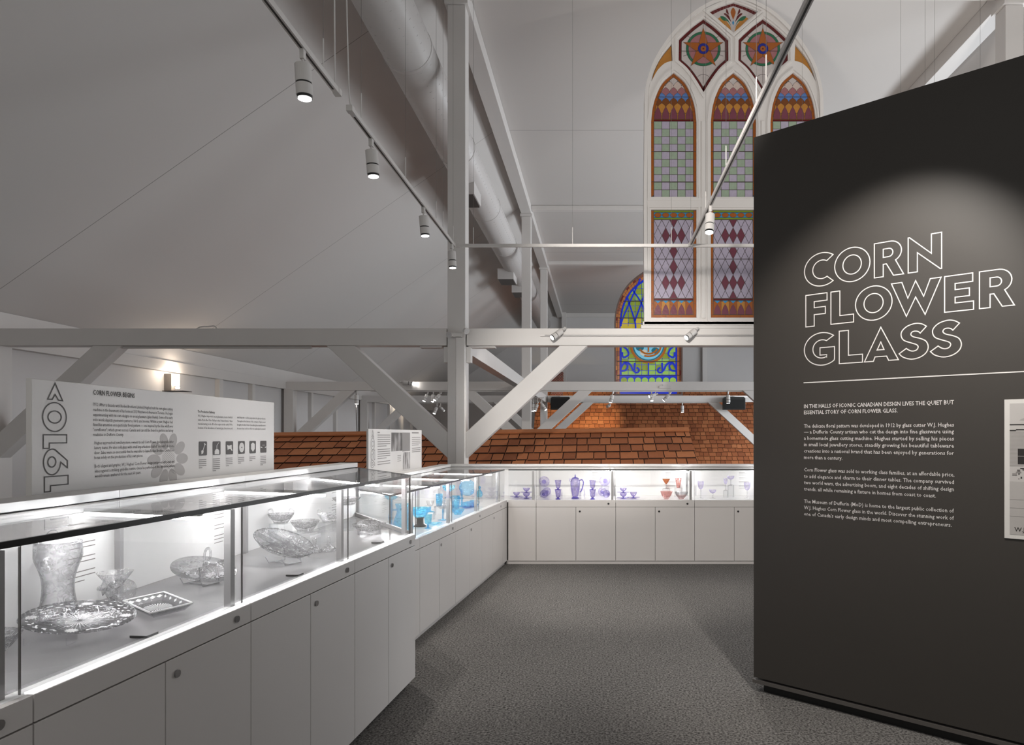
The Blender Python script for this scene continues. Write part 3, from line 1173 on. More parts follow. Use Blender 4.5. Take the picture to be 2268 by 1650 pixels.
mb = MB()
set_lines(mb, [l1('CORN FLOWER BEGINS', 205.5, 298, 874, 0.019, 0.016)], FN)
mb.build('board_heading', INK, b1, fix=False)
body = [('1912: After a decade with Roden Brothers Limited, Hughes built his own glass cutting', 382, 898.8),
        ('machine in the basement of his home at 212 Wychwood Avenue in Toronto. He began', 382, 910.3),
        ('experimenting with his own designs on uncut glassware (glass blanks). Some of his early', 382, 921.6),
        ('solo work depicts geometric patterns, birds and moons. Within a year, Hughes had', 382, 932.7),
        ('fixed his attention on a particular floral pattern \u2014 one inspired by the blue wildflower', 383, 943.7),
        ('"cornflower", which grows across Canada and can still be found in gardens and along', 383, 954.9),
        ('roadsides in Dufferin County.', 273.5, 966)]
mb = MB()
set_lines(mb, [l1(t, 205.8, xe, yy, 0.0125) for t, xe, yy in body], FN)
mb.build('paragraph', INK, b1, fix=False)
body = [('Hughes approached jewellery store owners to sell Corn Flower glass alongside other', 384, 984.2),
        ('luxury items. He also sold glass with small imperfections (called "seconds") door-to-', 384.5, 995.2),
        ('door. Sales were so successful that he was able to leave Roden Brothers Limited and', 385, 1006.2),
        ('focus solely on the production of his own pieces.', 316, 1017)]
mb = MB()
set_lines(mb, [l1(t, 208.3, xe, yy, 0.0125) for t, xe, yy in body], FN)
mb.build('paragraph', INK, b1, fix=False)
body = [("Both elegant and graphic, W.J. Hughes' Corn Flower design juxtaposes soft petals and", 385.5, 1036),
        ('vines against a striking, grid-like centre. Once he perfected it, the signature pattern', 386, 1047),
        ('would remain unaltered for the next 60 years.', 312, 1058)]
mb = MB()
set_lines(mb, [l1(t, 209.5, xe, yy, 0.0125) for t, xe, yy in body], FN)
mb.build('paragraph', INK, b1, fix=False)
mb = MB()
set_lines(mb, [l1('The Production Pathway', 437.4, 475.5, 913.6, 0.0115, 0.016)], FN)
set_lines(mb, [l1(t, 438, 514.5, yy, 0.0105) for t, yy in (
    ('W.J. Hughes imported uncut glassware, most of which', 923), ('came from the Ohio Valley in the United States. Glass', 931.9),
    ('manufacturing took off in the region in the early 1900s', 940.7), ('because of an abundance of natural gas, limestone and', 949.5))], FN)
mb.build('paragraph', INK, b1, fix=False)
mb = MB()
set_lines(mb, [l1(t, 524.8, 588, yy, 0.0105) for t, yy in (
    ('sand deposits \u2014 all key ingredients for glass production.', 926.2), ('Throughout the history of the company, Hughes never', 934.4),
    ('bought product from Canadian glass manufacturers', 942.6), ('because they could not offer the quality glass he needed.', 950.8))], FN)
mb.build('paragraph', INK, b1, fix=False)
# flower print
FN2 = sign_fn(SX + 0.0006)
fy, fz = sy(SX, 373), sz(SX, 373, 1017)
fl = MB()
for k in range(10):
    a = 2 * PI * (k + 0.5) / 10
    cx, cz = fy + 0.100 * math.sin(a), fz + 0.084 * math.cos(a)
    pts = []
    for j in range(20):
        b = 2 * PI * j / 20
        u, v = 0.044 * math.cos(b), 0.029 * math.sin(b)
        pts.append(FN2(cx + u * math.sin(a) + v * math.cos(a), cz + u * math.cos(a) * 0.85 - v * math.sin(a) * 0.85))
    fl.poly(pts)
for k in range(-5, 6):
    for sgn in (1, -1):
        p0, p1 = (fy - 0.045 * sgn, fz + k * 0.010 - 0.03), (fy + 0.045 * sgn, fz + k * 0.010 + 0.03)
        if abs(k) < 5:
            fl.poly([FN2(p0[0], p0[1]), FN2(p1[0], p1[1]), FN2(p1[0], p1[1] + 0.0018), FN2(p0[0], p0[1] + 0.0018)])
fl.build('flower_print', PETAL, b1, fix=False)
# six pictogram tiles with short captions
ICON = mat('icon_white', (196, 192, 189), 0.5, var=0.02)
for k, (xa, xb, yt, yb_) in enumerate(((440, 458, 977.8, 1009.4), (470.6, 488, 977.6, 1008), (499.7, 515.8, 977.4, 1006.6), (527, 541.8, 977, 1005.4),
                                      (552.2, 566.3, 976.6, 1004.4), (576.2, 589.7, 976.2, 1003))):
    y0, y1 = sy(SX, xa), sy(SX, xb)
    z1, z0 = sz(SX, xa, yt), sz(SX, xa, yb_)
    t = MB()
    rr = 0.006
    pts = []
    for (cx, cz, a0) in ((y1 - rr, z1 - rr, 0), (y0 + rr, z1 - rr, 90), (y0 + rr, z0 + rr, 180), (y1 - rr, z0 + rr, 270)):
        pts += [FN(a, b) for a, b in arc(cx, cz, rr, rr, a0, a0 + 90, 4)]
    t.poly(pts)
    tl = t.build('pictogram_tile', INK, b1, fix=False)
    FI = sign_fn(SX + 0.0022)
    w, h = y1 - y0, z1 - z0
    U = lambda a, b: FI(y0 + a * w, z0 + b * h)
    ic = MB()
    if k == 0:
        ic.poly([U(.28, .10), U(.50, .16), U(.56, .34), U(.42, .40), U(.26, .34)]).poly([U(.44, .38), U(.52, .38), U(.72, .76), U(.64, .76)])
        ic.poly([U(.58, .80), U(.84, .72), U(.84, .77), U(.68, .88), U(.60, .88)])
    elif k == 1:
        ic.poly([U(.22, .06), U(.80, .06), U(.80, .30), U(.66, .42), U(.36, .42), U(.22, .30)]).poly([U(.46, .42), U(.53, .42), U(.53, .70), U(.46, .70)])
        ic.poly([U(.48, .70), U(.54, .70), U(.80, .92), U(.74, .92)])
    elif k == 2:
        ic.poly([U(.14, .72), U(.42, .66), U(.62, .70), U(.78, .72), U(.78, .44), U(.90, .26), U(.78, .26), U(.62, .40), U(.42, .40), U(.22, .34)])
    elif k == 3:
        ic.poly([U(a, b) for a, b in arc(.5, .5, .38, .38, 0, 351, 30)])
    elif k == 4:
        ic.poly([U(.5, .88), U(.80, .74), U(.80, .36), U(.5, .12), U(.20, .36), U(.20, .74)])
    else:
        ic.poly([U(.02, .44), U(.30, .40), U(.28, .47), U(.02, .52)]).poly([U(.98, .44), U(.70, .40), U(.72, .47), U(.98, .52)])
        ic.poly([U(.30, .62), U(.70, .62), U(.70, .65), U(.30, .65)])
    ic.build('pictogram', ICON, tl, fix=False)
    if k == 3:
        MB().poly([sign_fn(SX + 0.0027)(y0 + a * w, z0 + b * h) for a, b in arc(.5, .5, .08, .05, 0, 330, 12)]).build('hub_mark', INK, tl, fix=False)
    cp = MB()
    for j in range((5, 7, 5, 4, 3, 6)[k]):
        zz = z0 - 0.022 - j * 0.0098
        ww = w * (0.92 - 0.5 * (j == (4, 6, 4, 3, 2, 5)[k]))
        cp.poly([FN(y0, zz), FN(y0 + ww, zz), FN(y0 + ww, zz + 0.0042), FN(y0, zz + 0.0042)])
    cp.build('tile_caption', INKGREY, b1, fix=False)

SX2 = -1.992
b2 = thing('text_board', 'shorter white board with two grey photographs behind the low cabinets', 'information board', (SX2, 6.8, 0.9), 'white printed boards on the cabinet backs')
MB().box(SX2 - 0.018, SX2, sy(SX2, 816), sy(SX2, 934), 0.95, 1.5565).build('board', BOARD, b2, bevel=0.002)


def q2(px, py):
    return sy(SX2, px), sz(SX2, px, py)


def rect2(mb, x0, x1, y0, y1, mi=0, off=0.0012):
    fn = sign_fn(SX2 + off)
    ya_, z1_ = q2(x0, y0)
    yb_ = sy(SX2, x1)
    z0_ = sz(SX2, x0, y1)
    return mb.poly([fn(ya_, z0_), fn(yb_, z0_), fn(yb_, z1_), fn(ya_, z1_)], mi)


def ch2(ch, px0, px1, pyt, pyb):
    return (ch, sz(SX2, (px0 + px1) / 2, pyb), sz(SX2, (px0 + px1) / 2, pyt), sy(SX2, px0), sy(SX2, px1))


up_glyphs(MB(), SX2, [ch2('>', 821.5, 829, 953, 968), ch2('0', 821, 829.5, 970, 996), ch2('2', 821, 830, 997, 1018), ch2('9', 821, 830, 1019, 1036)], 0.006).build('date', INKGREY, b2, fix=False)
mb = MB()
rect2(mb, 836, 841, 956.5, 959)
for k, yy in enumerate((962.5, 967.4, 972.6, 977.6, 982.5, 987.5, 995, 1000, 1005, 1010, 1015, 1022.5, 1028)):
    rect2(mb, 836, 864 - (8 if k in (5, 10) else 0), yy, yy + 1.9)
for k, yy in enumerate((957, 968, 972.3, 976.6, 981, 985.2, 992, 996.2, 1000.2)):
    rect2(mb, 912, 931 - (4 if k in (0, 5) else 0), yy, yy + (2.8 if k == 0 else 1.6))
for yy in (1008.5, 1012.5, 1016.5, 1021):
    rect2(mb, 880, 888, yy, yy + 1.0)
mb.build('text_lines', INKGREY, b2, fix=False)


def photo_mat(name, a, b, sc):
    m = bpy.data.materials.new(name)
    m.use_nodes = True
    nt = m.node_tree
    bs = nt.nodes['Principled BSDF']
    bs.inputs['Roughness'].default_value = 0.5
    tc = nt.nodes.new('ShaderNodeTexCoord')
    mp = nt.nodes.new('ShaderNodeMapping')
    mp.inputs['Scale'].default_value = (1, 1.0, 0.45)
    nz = nt.nodes.new('ShaderNodeTexNoise')
    nz.inputs['Scale'].default_value = sc
    nz.inputs['Detail'].default_value = 3
    cr = nt.nodes.new('ShaderNodeValToRGB')
    cr.color_ramp.elements[0].position = 0.4
    cr.color_ramp.elements[0].color = lin(a)
    cr.color_ramp.elements[1].position = 0.6
    cr.color_ramp.elements[1].color = lin(b)
    L = nt.links.new
    L(tc.outputs['Object'], mp.inputs[0])
    L(mp.outputs[0], nz.inputs['Vector'])
    L(nz.outputs['Fac'], cr.inputs[0])
    L(cr.outputs[0], bs.inputs['Base Color'])
    return m


PHM = photo_mat('grey_photo', (70, 66, 64), (150, 146, 144), 9)
PHM2 = photo_mat('grey_portrait_photo', (96, 92, 90), (178, 174, 172), 14)
mb = MB()
rect2(mb, 866.5, 891, 958, 1000)
rect2(mb, 891, 908, 958, 1000, 1)
mb.build('archive_photo', [PHM, mat('photo_grey_tone', (122, 118, 116), 0.5, var=0.12, scale=6)], b2, fix=False)
mb = MB()
rect2(mb, 892.5, 908, 1002, 1040)
mb.build('archive_photo', PHM2, b2, fix=False)

# ------------------------------------------------------------------ outlines cut from a board (frame with openings)


def cut_board(loops, depth, fn):
    """flat board of thickness 'depth' with holes; first loop is the outline. fn(x, y, d) -> point"""
    cu = bpy.data.curves.new('b', 'CURVE')
    cu.dimensions = '2D'
    cu.fill_mode = 'BOTH'
    cu.extrude = 0.5
    for lp in loops:
        sp_ = cu.splines.new('POLY')
        sp_.points.add(len(lp) - 1)
        for k, p in enumerate(lp):
            sp_.points[k].co = (p[0], p[1], 0, 1)
        sp_.use_cyclic_u = True
    ob = bpy.data.objects.new('b', cu)
    COL.objects.link(ob)
    dg = bpy.context.evaluated_depsgraph_get()
    me = bpy.data.meshes.new_from_object(ob.evaluated_get(dg))
    vs = [fn(v.co.x, v.co.y, (v.co.z + 0.5) * depth) for v in me.vertices]
    fs = [list(p.vertices) for p in me.polygons]
    bpy.data.objects.remove(ob)
    bpy.data.curves.remove(cu)
    bpy.data.meshes.remove(me)
    return vs, fs


def clip(subj, poly):
    """clip polygon subj by the convex counter-clockwise polygon poly"""
    out = list(subj)
    n = len(poly)
    for k in range(n):
        a, b = poly[k], poly[(k + 1) % n]
        if not out:
            break
        ins = lambda p: (b[0] - a[0]) * (p[1] - a[1]) - (b[1] - a[1]) * (p[0] - a[0]) >= -1e-9
        res = []
        for i in range(len(out)):
            p, q = out[i - 1], out[i]
            ip, iq = ins(p), ins(q)
            if ip != iq:
                d1 = (b[0] - a[0]) * (p[1] - a[1]) - (b[1] - a[1]) * (p[0] - a[0])
                d2 = (b[0] - a[0]) * (q[1] - a[1]) - (b[1] - a[1]) * (q[0] - a[0])
                t = d1 / (d1 - d2)
                res.append((p[0] + (q[0] - p[0]) * t, p[1] + (q[1] - p[1]) * t))
            if iq:
                res.append(q)
        out = res
    return out


def inset(poly, d):
    """move every edge of a convex counter-clockwise polygon inwards by d"""
    out = []
    pp = []
    for p in poly:
        if not pp or math.hypot(p[0] - pp[-1][0], p[1] - pp[-1][1]) > 1e-6:
            pp.append(p)
    if len(pp) > 1 and math.hypot(pp[0][0] - pp[-1][0], pp[0][1] - pp[-1][1]) < 1e-6:
        pp.pop()
    poly = pp
    n = len(poly)
    for k in range(n):
        a, b, c2 = Vector(poly[k - 1]), Vector(poly[k]), Vector(poly[(k + 1) % n])
        d1, d2 = (b - a), (c2 - b)
        if d1.length < 1e-9 or d2.length < 1e-9:
            continue
        d1.normalize()
        d2.normalize()
        n1, n2 = Vector((-d1.y, d1.x)), Vector((-d2.y, d2.x))
        m = n1 + n2
        m.normalize()
        s_ = d / max(0.35, m.dot(n1))
        out.append((b.x + m.x * s_, b.y + m.y * s_))
    return out


def area2(p):
    return sum(p[i - 1][0] * p[i][1] - p[i][0] * p[i - 1][1] for i in range(len(p)))


# ------------------------------------------------------------------ large white-framed stained window standing on the nearest tie beam
# drawn in units of 6 mm (x from the centre line, y up from the beam)
WY, WU, WX0, WPX, WPY = 8.97, 8.97 / F, (1623.0 - CX) / F * 8.97, 1623.0, 728.0
WZ0 = HC - (WPY - CY) / F * WY
big = thing('stained_glass_window', 'tall white pointed church window of coloured leaded glass on the nearest beam', 'stained glass window', (WX0, WY, WZ0), None, 'thing')
WF = lambda x, y, d: Vector((WX0 + x * WU, WY - 0.05 + d, WZ0 + y * WU))


def wpx(lst):
    return [(x - WPX, WPY - y) for x, y in lst]


def mirror(lst):
    return [(-x, y) for x, y in reversed(lst)]


left_out = wpx([(1426, 720), (1425, 450), (1426.5, 225), (1431, 190), (1449, 137), (1487, 80), (1531, 36), (1572, 11), (1600, 1), (1623, -3)])
left_out = left_out[:2] + spline(left_out[2:], 5)
outer = left_out + mirror(left_out[:-1])


def lancet(cx):
    """pointed light: springing at y=455, apex 562"""
    hw = 50.0
    side = [(hw, 289), (hw, 455), (46, 488), (37, 517), (23, 543), (0, 563)]
    side = side[:1] + spline(side[1:], 4)
    pts = [(cx + x, y) for x, y in side] + [(cx - x, y) for x, y in reversed(side[:-1])]
    return pts


def star_light(cx):
    r = [(54.5, 636), (55, 590)] + spline([(55, 590), (36, 573), (18, 549), (0, 520)], 4)[1:]
    top = spline([(0, 682), (22, 666), (40, 650), (54.5, 636)], 3)
    right = top + r[1:]
    lft = [(-x, y) for x, y in reversed(right[1:-1])]
    return [(cx + x, y) for x, y in right + lft][::-1]


LANC = [lancet(cx) for cx in (-131.5, 0, 131.5)]
LOWER = [[(cx - 50, 23), (cx + 50, 23), (cx + 50, 261), (cx - 50, 261)] for cx in (-131.5, 0, 131.5)]
STARS = [star_light(-66), star_light(65.5)]
TOPL = spline([(-54, 697), (-30, 708), (0, 718)], 4) + spline([(0, 718), (30, 708), (54, 697)], 4)[1:] + [(0, 651)]
TOPL = TOPL[::-1]
SIDE_L = spline([(-136, 626), (-160, 596), (-175, 566), (-181, 543)], 4) + spline([(-181, 543), (-168, 567), (-152, 583), (-134.5, 589)], 4)[1:]
SIDE_L = SIDE_L if area2(SIDE_L) > 0 else SIDE_L[::-1]
SIDE_R = [(-x, y) for x, y in reversed(SIDE_L)]
holes = LANC + LOWER + STARS + [TOPL, SIDE_L, SIDE_R]
vs_, fs_ = cut_board([outer] + holes, 0.10, WF)
MB().add(vs_, fs_).build('frame', WHITE, big)
# raised mouldings: around each light, the mullions and the outer arch
for hl in holes[:9]:
    o_ = hl if area2(hl) > 0 else hl[::-1]
    mb = MB()
    ring = inset(o_, -8.0)
    vs_, fs_ = cut_board([ring, inset(o_, -4.0)], 0.018, lambda x, y, d: WF(x, y, -d))
    mb.add(vs_, fs_)
    mb.build('moulding', WHITE, big)
mb = MB()
k = len(outer)
vs_, fs_ = cut_board([[(x * 1.0, y) for x, y in outer], inset(outer if area2(outer) > 0 else outer[::-1], 7.5)], 0.03, lambda x, y, d: WF(x, y, -d))
mb.add(vs_, fs_).build('outer_moulding', WHITE, big)
mb = MB()
for cx in (-66, 65.5):
    a, b = WF(cx - 4, 22, -0.016), WF(cx + 4, 455, -0.001)
    mb.box(a.x, b.x, a.y, b.y, a.z, b.z)
mb.build('mullion', WHITE, big)
a, b = WF(-196, 266, -0.012), WF(196, 286, -0.001)
MB().box(a.x, b.x, a.y, b.y, a.z, b.z).build('transom', WHITE, big)
mb = MB()
a, b = WF(-200, 6, -0.03), WF(200, 14, 0.10)
mb.box(a.x, b.x, a.y, b.y, a.z, b.z)
zb_ = BZ1 + 0.001
mb.box(WF(-204, 0, 0).x, WF(204, 0, 0).x, WY - 0.07, WY + 0.09, zb_, WF(0, 5.9, 0).z)
mb.build('sill', WHITE, big, bevel=0.004)

LEAD = mat('lead_came', (62, 52, 46), 0.5, var=0.1)
SG = [LEAD, stain('orange', (152, 82, 24)), stain('pale', (190, 172, 164)), stain('rose', (150, 98, 102)), stain('blue', (84, 118, 176)),
      stain('brown', (112, 62, 22)), stain('gold', (176, 120, 50)), stain('plum', (112, 58, 72)), stain('darkred', (86, 8, 10)),
      stain('sage', (146, 162, 142)), stain('lilac', (168, 160, 178)), stain('green', (32, 98, 68)), stain('navy', (22, 28, 128)),
      stain('olive', (112, 132, 38)), stain('azure', (52, 132, 178)), stain('wine', (104, 48, 64)), stain('clear', (186, 178, 176))]
(S_LEAD, S_OR, S_PALE, S_ROSE, S_BLUE, S_BRN, S_GOLD, S_PLUM, S_RED, S_SAGE, S_LIL, S_GRN, S_NAVY, S_OLI, S_AZ, S_WINE, S_CLR) = range(17)


class Glaz:
    """pieces of coloured glass on a lead sheet, laid in layers"""

    def __init__(s, fn, outline, depth=0.03, step=0.0009):
        s.mb, s.fn, s.d, s.step = MB(), fn, depth, step
        s.out = outline if area2(outline) > 0 else outline[::-1]
        vs, fs = cut_board([s.out], 0.006, lambda x, y, q: fn(x, y, depth + q))
        s.mb.add(vs, fs, 0)

    def piece(s, pts, mi, layer=1, gap=0.55, within=None):
        if area2(pts) < 0:
            pts = pts[::-1]
        if within:
            pts = clip(pts, within)
            if len(pts) < 3 or abs(area2(pts)) < 3:
                return
        if gap:
            pts = inset(pts, gap)
        if len(pts) >= 3:
            s.mb.poly([s.fn(x, y, s.d - s.step * layer) for x, y in pts], mi)

    def strip(s, a, b, w, mi=0, layer=8):
        a, b = Vector(a), Vector(b)
        d_ = (b - a).normalized()
        n_ = Vector((-d_.y, d_.x)) * w / 2
        s.mb.poly([s.fn(p.x, p.y, s.d - s.step * layer) for p in (a - n_, b - n_, b + n_, a + n_)], mi)

    def ring(s, cx, cy, r0, r1, mi, layer, n=36, seg=None, ry=1.0):
        for k in range(n):
            a0, a1 = 2 * PI * k / n, 2 * PI * (k + 1) / n
            pts = [(cx + r1 * math.cos(a0), cy + r1 * ry * math.sin(a0)), (cx + r1 * math.cos(a1), cy + r1 * ry * math.sin(a1)),
                   (cx + r0 * math.cos(a1), cy + r0 * ry * math.sin(a1)), (cx + r0 * math.cos(a0), cy + r0 * ry * math.sin(a0))]
            s.mb.poly([s.fn(x, y, s.d - s.step * layer) for x, y in pts], mi)

    def disc(s, cx, cy, r, mi, layer, n=36, ry=1.0):
        s.mb.poly([s.fn(cx + r * math.cos(2 * PI * k / n), cy + ry * r * math.sin(2 * PI * k / n), s.d - s.step * layer) for k in range(n)], mi)

    def done(s, name, parent, mats):
        return s.mb.build(name, mats, parent, fix=False)


def scale_piece(cx, y0, w, h, up=True):
    """fish-scale piece: pointed at both ends"""
    pts = [(0, 0), (w * .30, h * .22), (w * .5, h * .48), (w * .36, h * .78), (0, h)]
    pts = spline(pts, 3)
    full = pts + [(-x, y) for x, y in reversed(pts[1:-1])]
    return [(cx + x, y0 + y) for x, y in full]


for cx, ln in zip((-131.5, 0, 131.5), LANC):
    g = Glaz(WF, inset(ln if area2(ln) > 0 else ln[::-1], -2.5))
    o_ = ln if area2(ln) > 0 else ln[::-1]
    inn = inset(o_, 6.0)
    # orange border in blocks
    n_ = len(o_)
    for k in range(n_):
        a, b, c2, d2 = o_[k], o_[(k + 1) % n_], inn[(k + 1) % n_], inn[k]
        L_ = math.hypot(b[0] - a[0], b[1] - a[1])
        m_ = max(1, int(L_ / 26))
        if abs(a[1] - 289) < .1 and abs(b[1] - 289) < .1:
            continue
        for j in range(m_):
            t0, t1 = j / m_, (j + 1) / m_
            lp = lambda p, q, t: (p[0] + (q[0] - p[0]) * t, p[1] + (q[1] - p[1]) * t)
            g.piece([lp(a, b, t0), lp(a, b, t1), lp(d2, c2, t1), lp(d2, c2, t0)], S_OR, gap=0.25)
    inn = [(x, y if y > 296 else 289.5) for x, y in inn]
    # chequerboard
    cw, chh = 87.0 / 5, 168.0 / 10
    for r in range(10):
        for q in range(5):
            x0, y0 = cx - 43.5 + q * cw, 289.5 + r * chh
            g.piece([(x0, y0), (x0 + cw, y0), (x0 + cw, y0 + chh), (x0, y0 + chh)], S_SAGE if (r + q) % 2 else S_LIL, gap=0.5)
    for yy in (290 + 2 * chh, 290 + 6 * chh):
        g.strip((cx - 49, yy), (cx + 49, yy), 1.3)
    g.piece([(cx - 43.5, 458), (cx + 43.5, 458), (cx + 43.5, 461.5), (cx - 43.5, 461.5)], S_RED, gap=0.2, within=inn)
    # rows of pointed scales, lowest first, each row overlapping the one below
    rows = [(461.5, 29, S_PLUM, 0), (478, 24, S_GOLD, .5), (489, 25, S_BRN, 0), (501, 24, S_BLUE, .5), (513, 24, S_ROSE, 0), (526, 24, S_PALE, .5), (541, 24, S_CLR, 0)]
    g.piece([(cx - 43, 462), (cx + 43, 462), (cx + 43, 482), (cx - 43, 482)], S_GOLD, layer=0.5, gap=0, within=inn)
    for k, (y0, h, mi, sh) in enumerate(rows):
        for q in range(-3, 4):
            pc = scale_piece(cx + (q + sh) * 17.4, y0 - (4 if k else 0), 18.5, h)
            if k == 0:
                pc = [(cx + q * 17.4 - 8, 462), (cx + q * 17.4 + 8, 462)] + spline([(cx + q * 17.4 + 8, 470), (cx + q * 17.4 + 5, 481), (cx + q * 17.4, 490)], 3) \
                     + spline([(cx + q * 17.4, 490), (cx + q * 17.4 - 5, 481), (cx + q * 17.4 - 8, 470)], 3)[1:]
            g.piece(pc, S_LEAD, layer=7 - k if k else 8.2, gap=0, within=inn)
            g.piece(pc, mi, layer=7.4 - k if k else 8.6, gap=0.6, within=inn)
    g.strip((cx - 40, 511), (cx + 40, 511), 1.2, layer=9)
    g.done('lancet_light', big, SG)
for cx, lw in zip((-131.5, 0, 131.5), LOWER):
    g = Glaz(WF, inset(lw, -2.5))
    for k in range(9):
        y0, y1 = 30 + k * 25.6, 30 + (k + 1) * 25.6
        for sg in (-1, 1):
            g.piece([(cx + sg * 44, y0), (cx + sg * 50, y0), (cx + sg * 50, y1), (cx + sg * 44, y1)], S_OR, gap=0.3)
    for k in range(3):
        g.piece([(cx - 50 + k * 33.3, 23.5), (cx - 50 + (k + 1) * 33.3, 23.5), (cx - 50 + (k + 1) * 33.3, 30), (cx - 50 + k * 33.3, 30)], S_OR, gap=0.4)
    for q in range(5):
        x0 = cx - 43.5 + q * 17.4
        g.piece([(x0, 30.5), (x0 + 17.4, 30.5), (x0 + 17.4, 60), (x0, 60)], S_GOLD if q % 2 else S_OR, layer=1, gap=0.3)
        g.piece([(x0 + 2, 61.5), (x0 + 15.4, 61.5), (x0 + 8.7, 55)], S_AZ, layer=2, gap=0.3)
        pl = [(x0 + 1, 30.5), (x0 + 16.4, 30.5)] + spline([(x0 + 16.2, 38), (x0 + 13, 47), (x0 + 8.7, 54)], 3) + spline([(x0 + 8.7, 54), (x0 + 4.4, 47), (x0 + 1.2, 38)], 3)[1:]
        g.piece(pl, S_LEAD, layer=2.5, gap=0)
        g.piece(pl, S_PLUM, layer=3, gap=0.6)
    g.piece([(cx - 43.5, 62), (cx + 43.5, 62), (cx + 43.5, 66), (cx - 43.5, 66)], S_RED, gap=0.4)
    box_ = [(cx - 43.5, 66.5), (cx + 43.5, 66.5), (cx + 43.5, 240), (cx - 43.5, 240)]
    dh = 34.7
    for r in range(0, 13):
        yc = 240 - dh * (r - 0.0) / 2
        odd = r % 2
        for q in range(-3, 4):
            xc = cx + (q + (0.5 if odd else 0)) * 17.4
            yc2 = yc
            mi = S_LIL
            if not odd:
                rr = r // 2
                if q == 0 or (abs(q) == 1 and rr in (1, 4)):
                    mi = S_WINE
            if odd:
                mi = S_LIL
            g.piece([(xc, yc2 - dh / 2), (xc + 8.7, yc2), (xc, yc2 + dh / 2), (xc - 8.7, yc2)], mi, gap=0.55, within=box_)
    g.strip((cx - 49, 153), (cx + 49, 153), 1.2)
    g.piece([(cx - 43.5, 241), (cx + 43.5, 241), (cx + 43.5, 244.5), (cx - 43.5, 244.5)], S_OLI, gap=0.2)
    g.piece([(cx - 43.5, 256.5), (cx + 43.5, 256.5), (cx + 43.5, 260.5), (cx - 43.5, 260.5)], S_OLI, gap=0.2)
    g.piece([(cx - 43.5, 245), (cx + 43.5, 245), (cx + 43.5, 256), (cx - 43.5, 256)], S_AZ, gap=0.2)
    for q in range(5):
        xc = cx + (q - 2) * 17.4
        g.piece([(xc + 8.2 * math.cos(a * PI / 6), 250.5 + 5.2 * math.sin(a * PI / 6)) for a in range(12)], S_LEAD, layer=2, gap=0)
        g.piece([(xc + 7.6 * math.cos(a * PI / 6), 250.5 + 4.6 * math.sin(a * PI / 6)) for a in range(12)], S_OR, layer=3, gap=0)
    g.done('lower_light', big, SG)
for cx, st in zip((-66, 65.5), STARS):
    o_ = st if area2(st) > 0 else st[::-1]
    g = Glaz(WF, o_, depth=0.03)
    n_ = len(o_)
    red_in = inset(o_, 6.0)
    for k in range(n_):
        k2 = (k + 1) % n_
        g.piece([o_[k], o_[k2], red_in[k2], red_in[k]], S_RED, gap=0.12)
    cy = 617.5
    vs_, fs_ = cut_board([inset(o_, 7.0)], 0.001, lambda x, y, q: WF(x, y, 0.028 - q))
    g.mb.add(vs_, fs_, S_CLR)
    for a in (40, 140, 200, 340):
        ca, sa = math.cos(math.radians(a)), math.sin(math.radians(a))
        g.strip((cx + 38 * ca, cy + 38 * sa), (cx + 47 * ca, cy + 47 * sa), 0.9, layer=4)
    g.strip((cx, 541), (cx, 580), 0.9, layer=4)
    g.strip((cx, 655), (cx, 676), 0.9, layer=4)
    pa = arc(cx, 553, 13, 8, 20, 160, 10)
    for p, q in zip(pa, pa[1:]):
        g.strip(p, q, 0.9, layer=4)
    g.disc(cx, cy, 38.4, S_LEAD, 5)
    g.ring(cx, cy, 33.0, 37.6, S_GRN, 6)
    g.disc(cx, cy, 32.4, S_ROSE, 6)
    sp_ = []
    for k in range(10):
        a = PI / 2 + k * PI / 5
        r_ = 47.5 if k % 2 == 0 else 17.0
        sp_.append((cx + r_ * math.cos(a), cy + r_ * math.sin(a)))
    for k in range(0, 10, 2):
        tri = [sp_[k - 1], sp_[k], sp_[k + 1], (cx, cy)]
        tri = tri if area2(tri) > 0 else tri[::-1]
        g.mb.poly([WF(x, y, 0.03 - 0.0009 * 7) for x, y in tri], S_LEAD)
        g.mb.poly([WF(x, y, 0.03 - 0.0009 * 8) for x, y in inset(tri, 0.7)], S_OR)
    g.disc(cx, cy, 12.3, S_LEAD, 9)
    g.ring(cx, cy, 6.6, 11.6, S_NAVY, 10)
    g.disc(cx, cy, 6.0, S_OR, 10)
    g.disc(cx, cy, 1.9, S_RED, 11)
    g.strip((cx - 54, cy - 5.5), (cx - 12, cy - 5.5), 0.9, layer=12)
    g.strip((cx + 12, cy - 5.5), (cx + 54, cy - 5.5), 0.9, layer=12)
    g.done('star_light', big, SG)
o_ = TOPL if area2(TOPL) > 0 else TOPL[::-1]
g = Glaz(WF, o_)
vs_, fs_ = cut_board([inset(o_, 0.8)], 0.001, lambda x, y, q: WF(x, y, 0.0285 - q))
g.mb.add(vs_, fs_, S_CLR)
up = spline([(-54, 697), (-30, 708), (0, 718)], 4) + spline([(0, 718), (30, 708), (54, 697)], 4)[1:]
for p, q in zip(up, up[1:]):
    g.piece([p, q, (q[0] * .92, q[1] - 6), (p[0] * .92, p[1] - 6)], S_RED, layer=3, gap=0.1)
for sg in (-1, 1):
    M_ = lambda l: [(sg * x, y) for x, y in l]
    g.piece(M_([(2, 652), (34, 684), (30, 688), (16, 682), (6, 668)]), S_GOLD, layer=3, gap=0.4)
    g.piece(M_(spline([(3, 664), (10, 680), (20, 689), (29, 689), (22, 680), (12, 678), (3, 664)], 3)[:-1]), S_GRN, layer=4, gap=0.2)
    g.piece(M_(spline([(4, 676), (9, 690), (16, 696), (21, 695), (14, 688), (4, 676)], 3)[:-1]), S_RED, layer=4, gap=0.1)
    g.piece(M_(spline([(9, 692), (11, 700), (14, 706), (16, 699), (9, 692)], 3)[:-1]), S_RED, layer=4, gap=0.1)
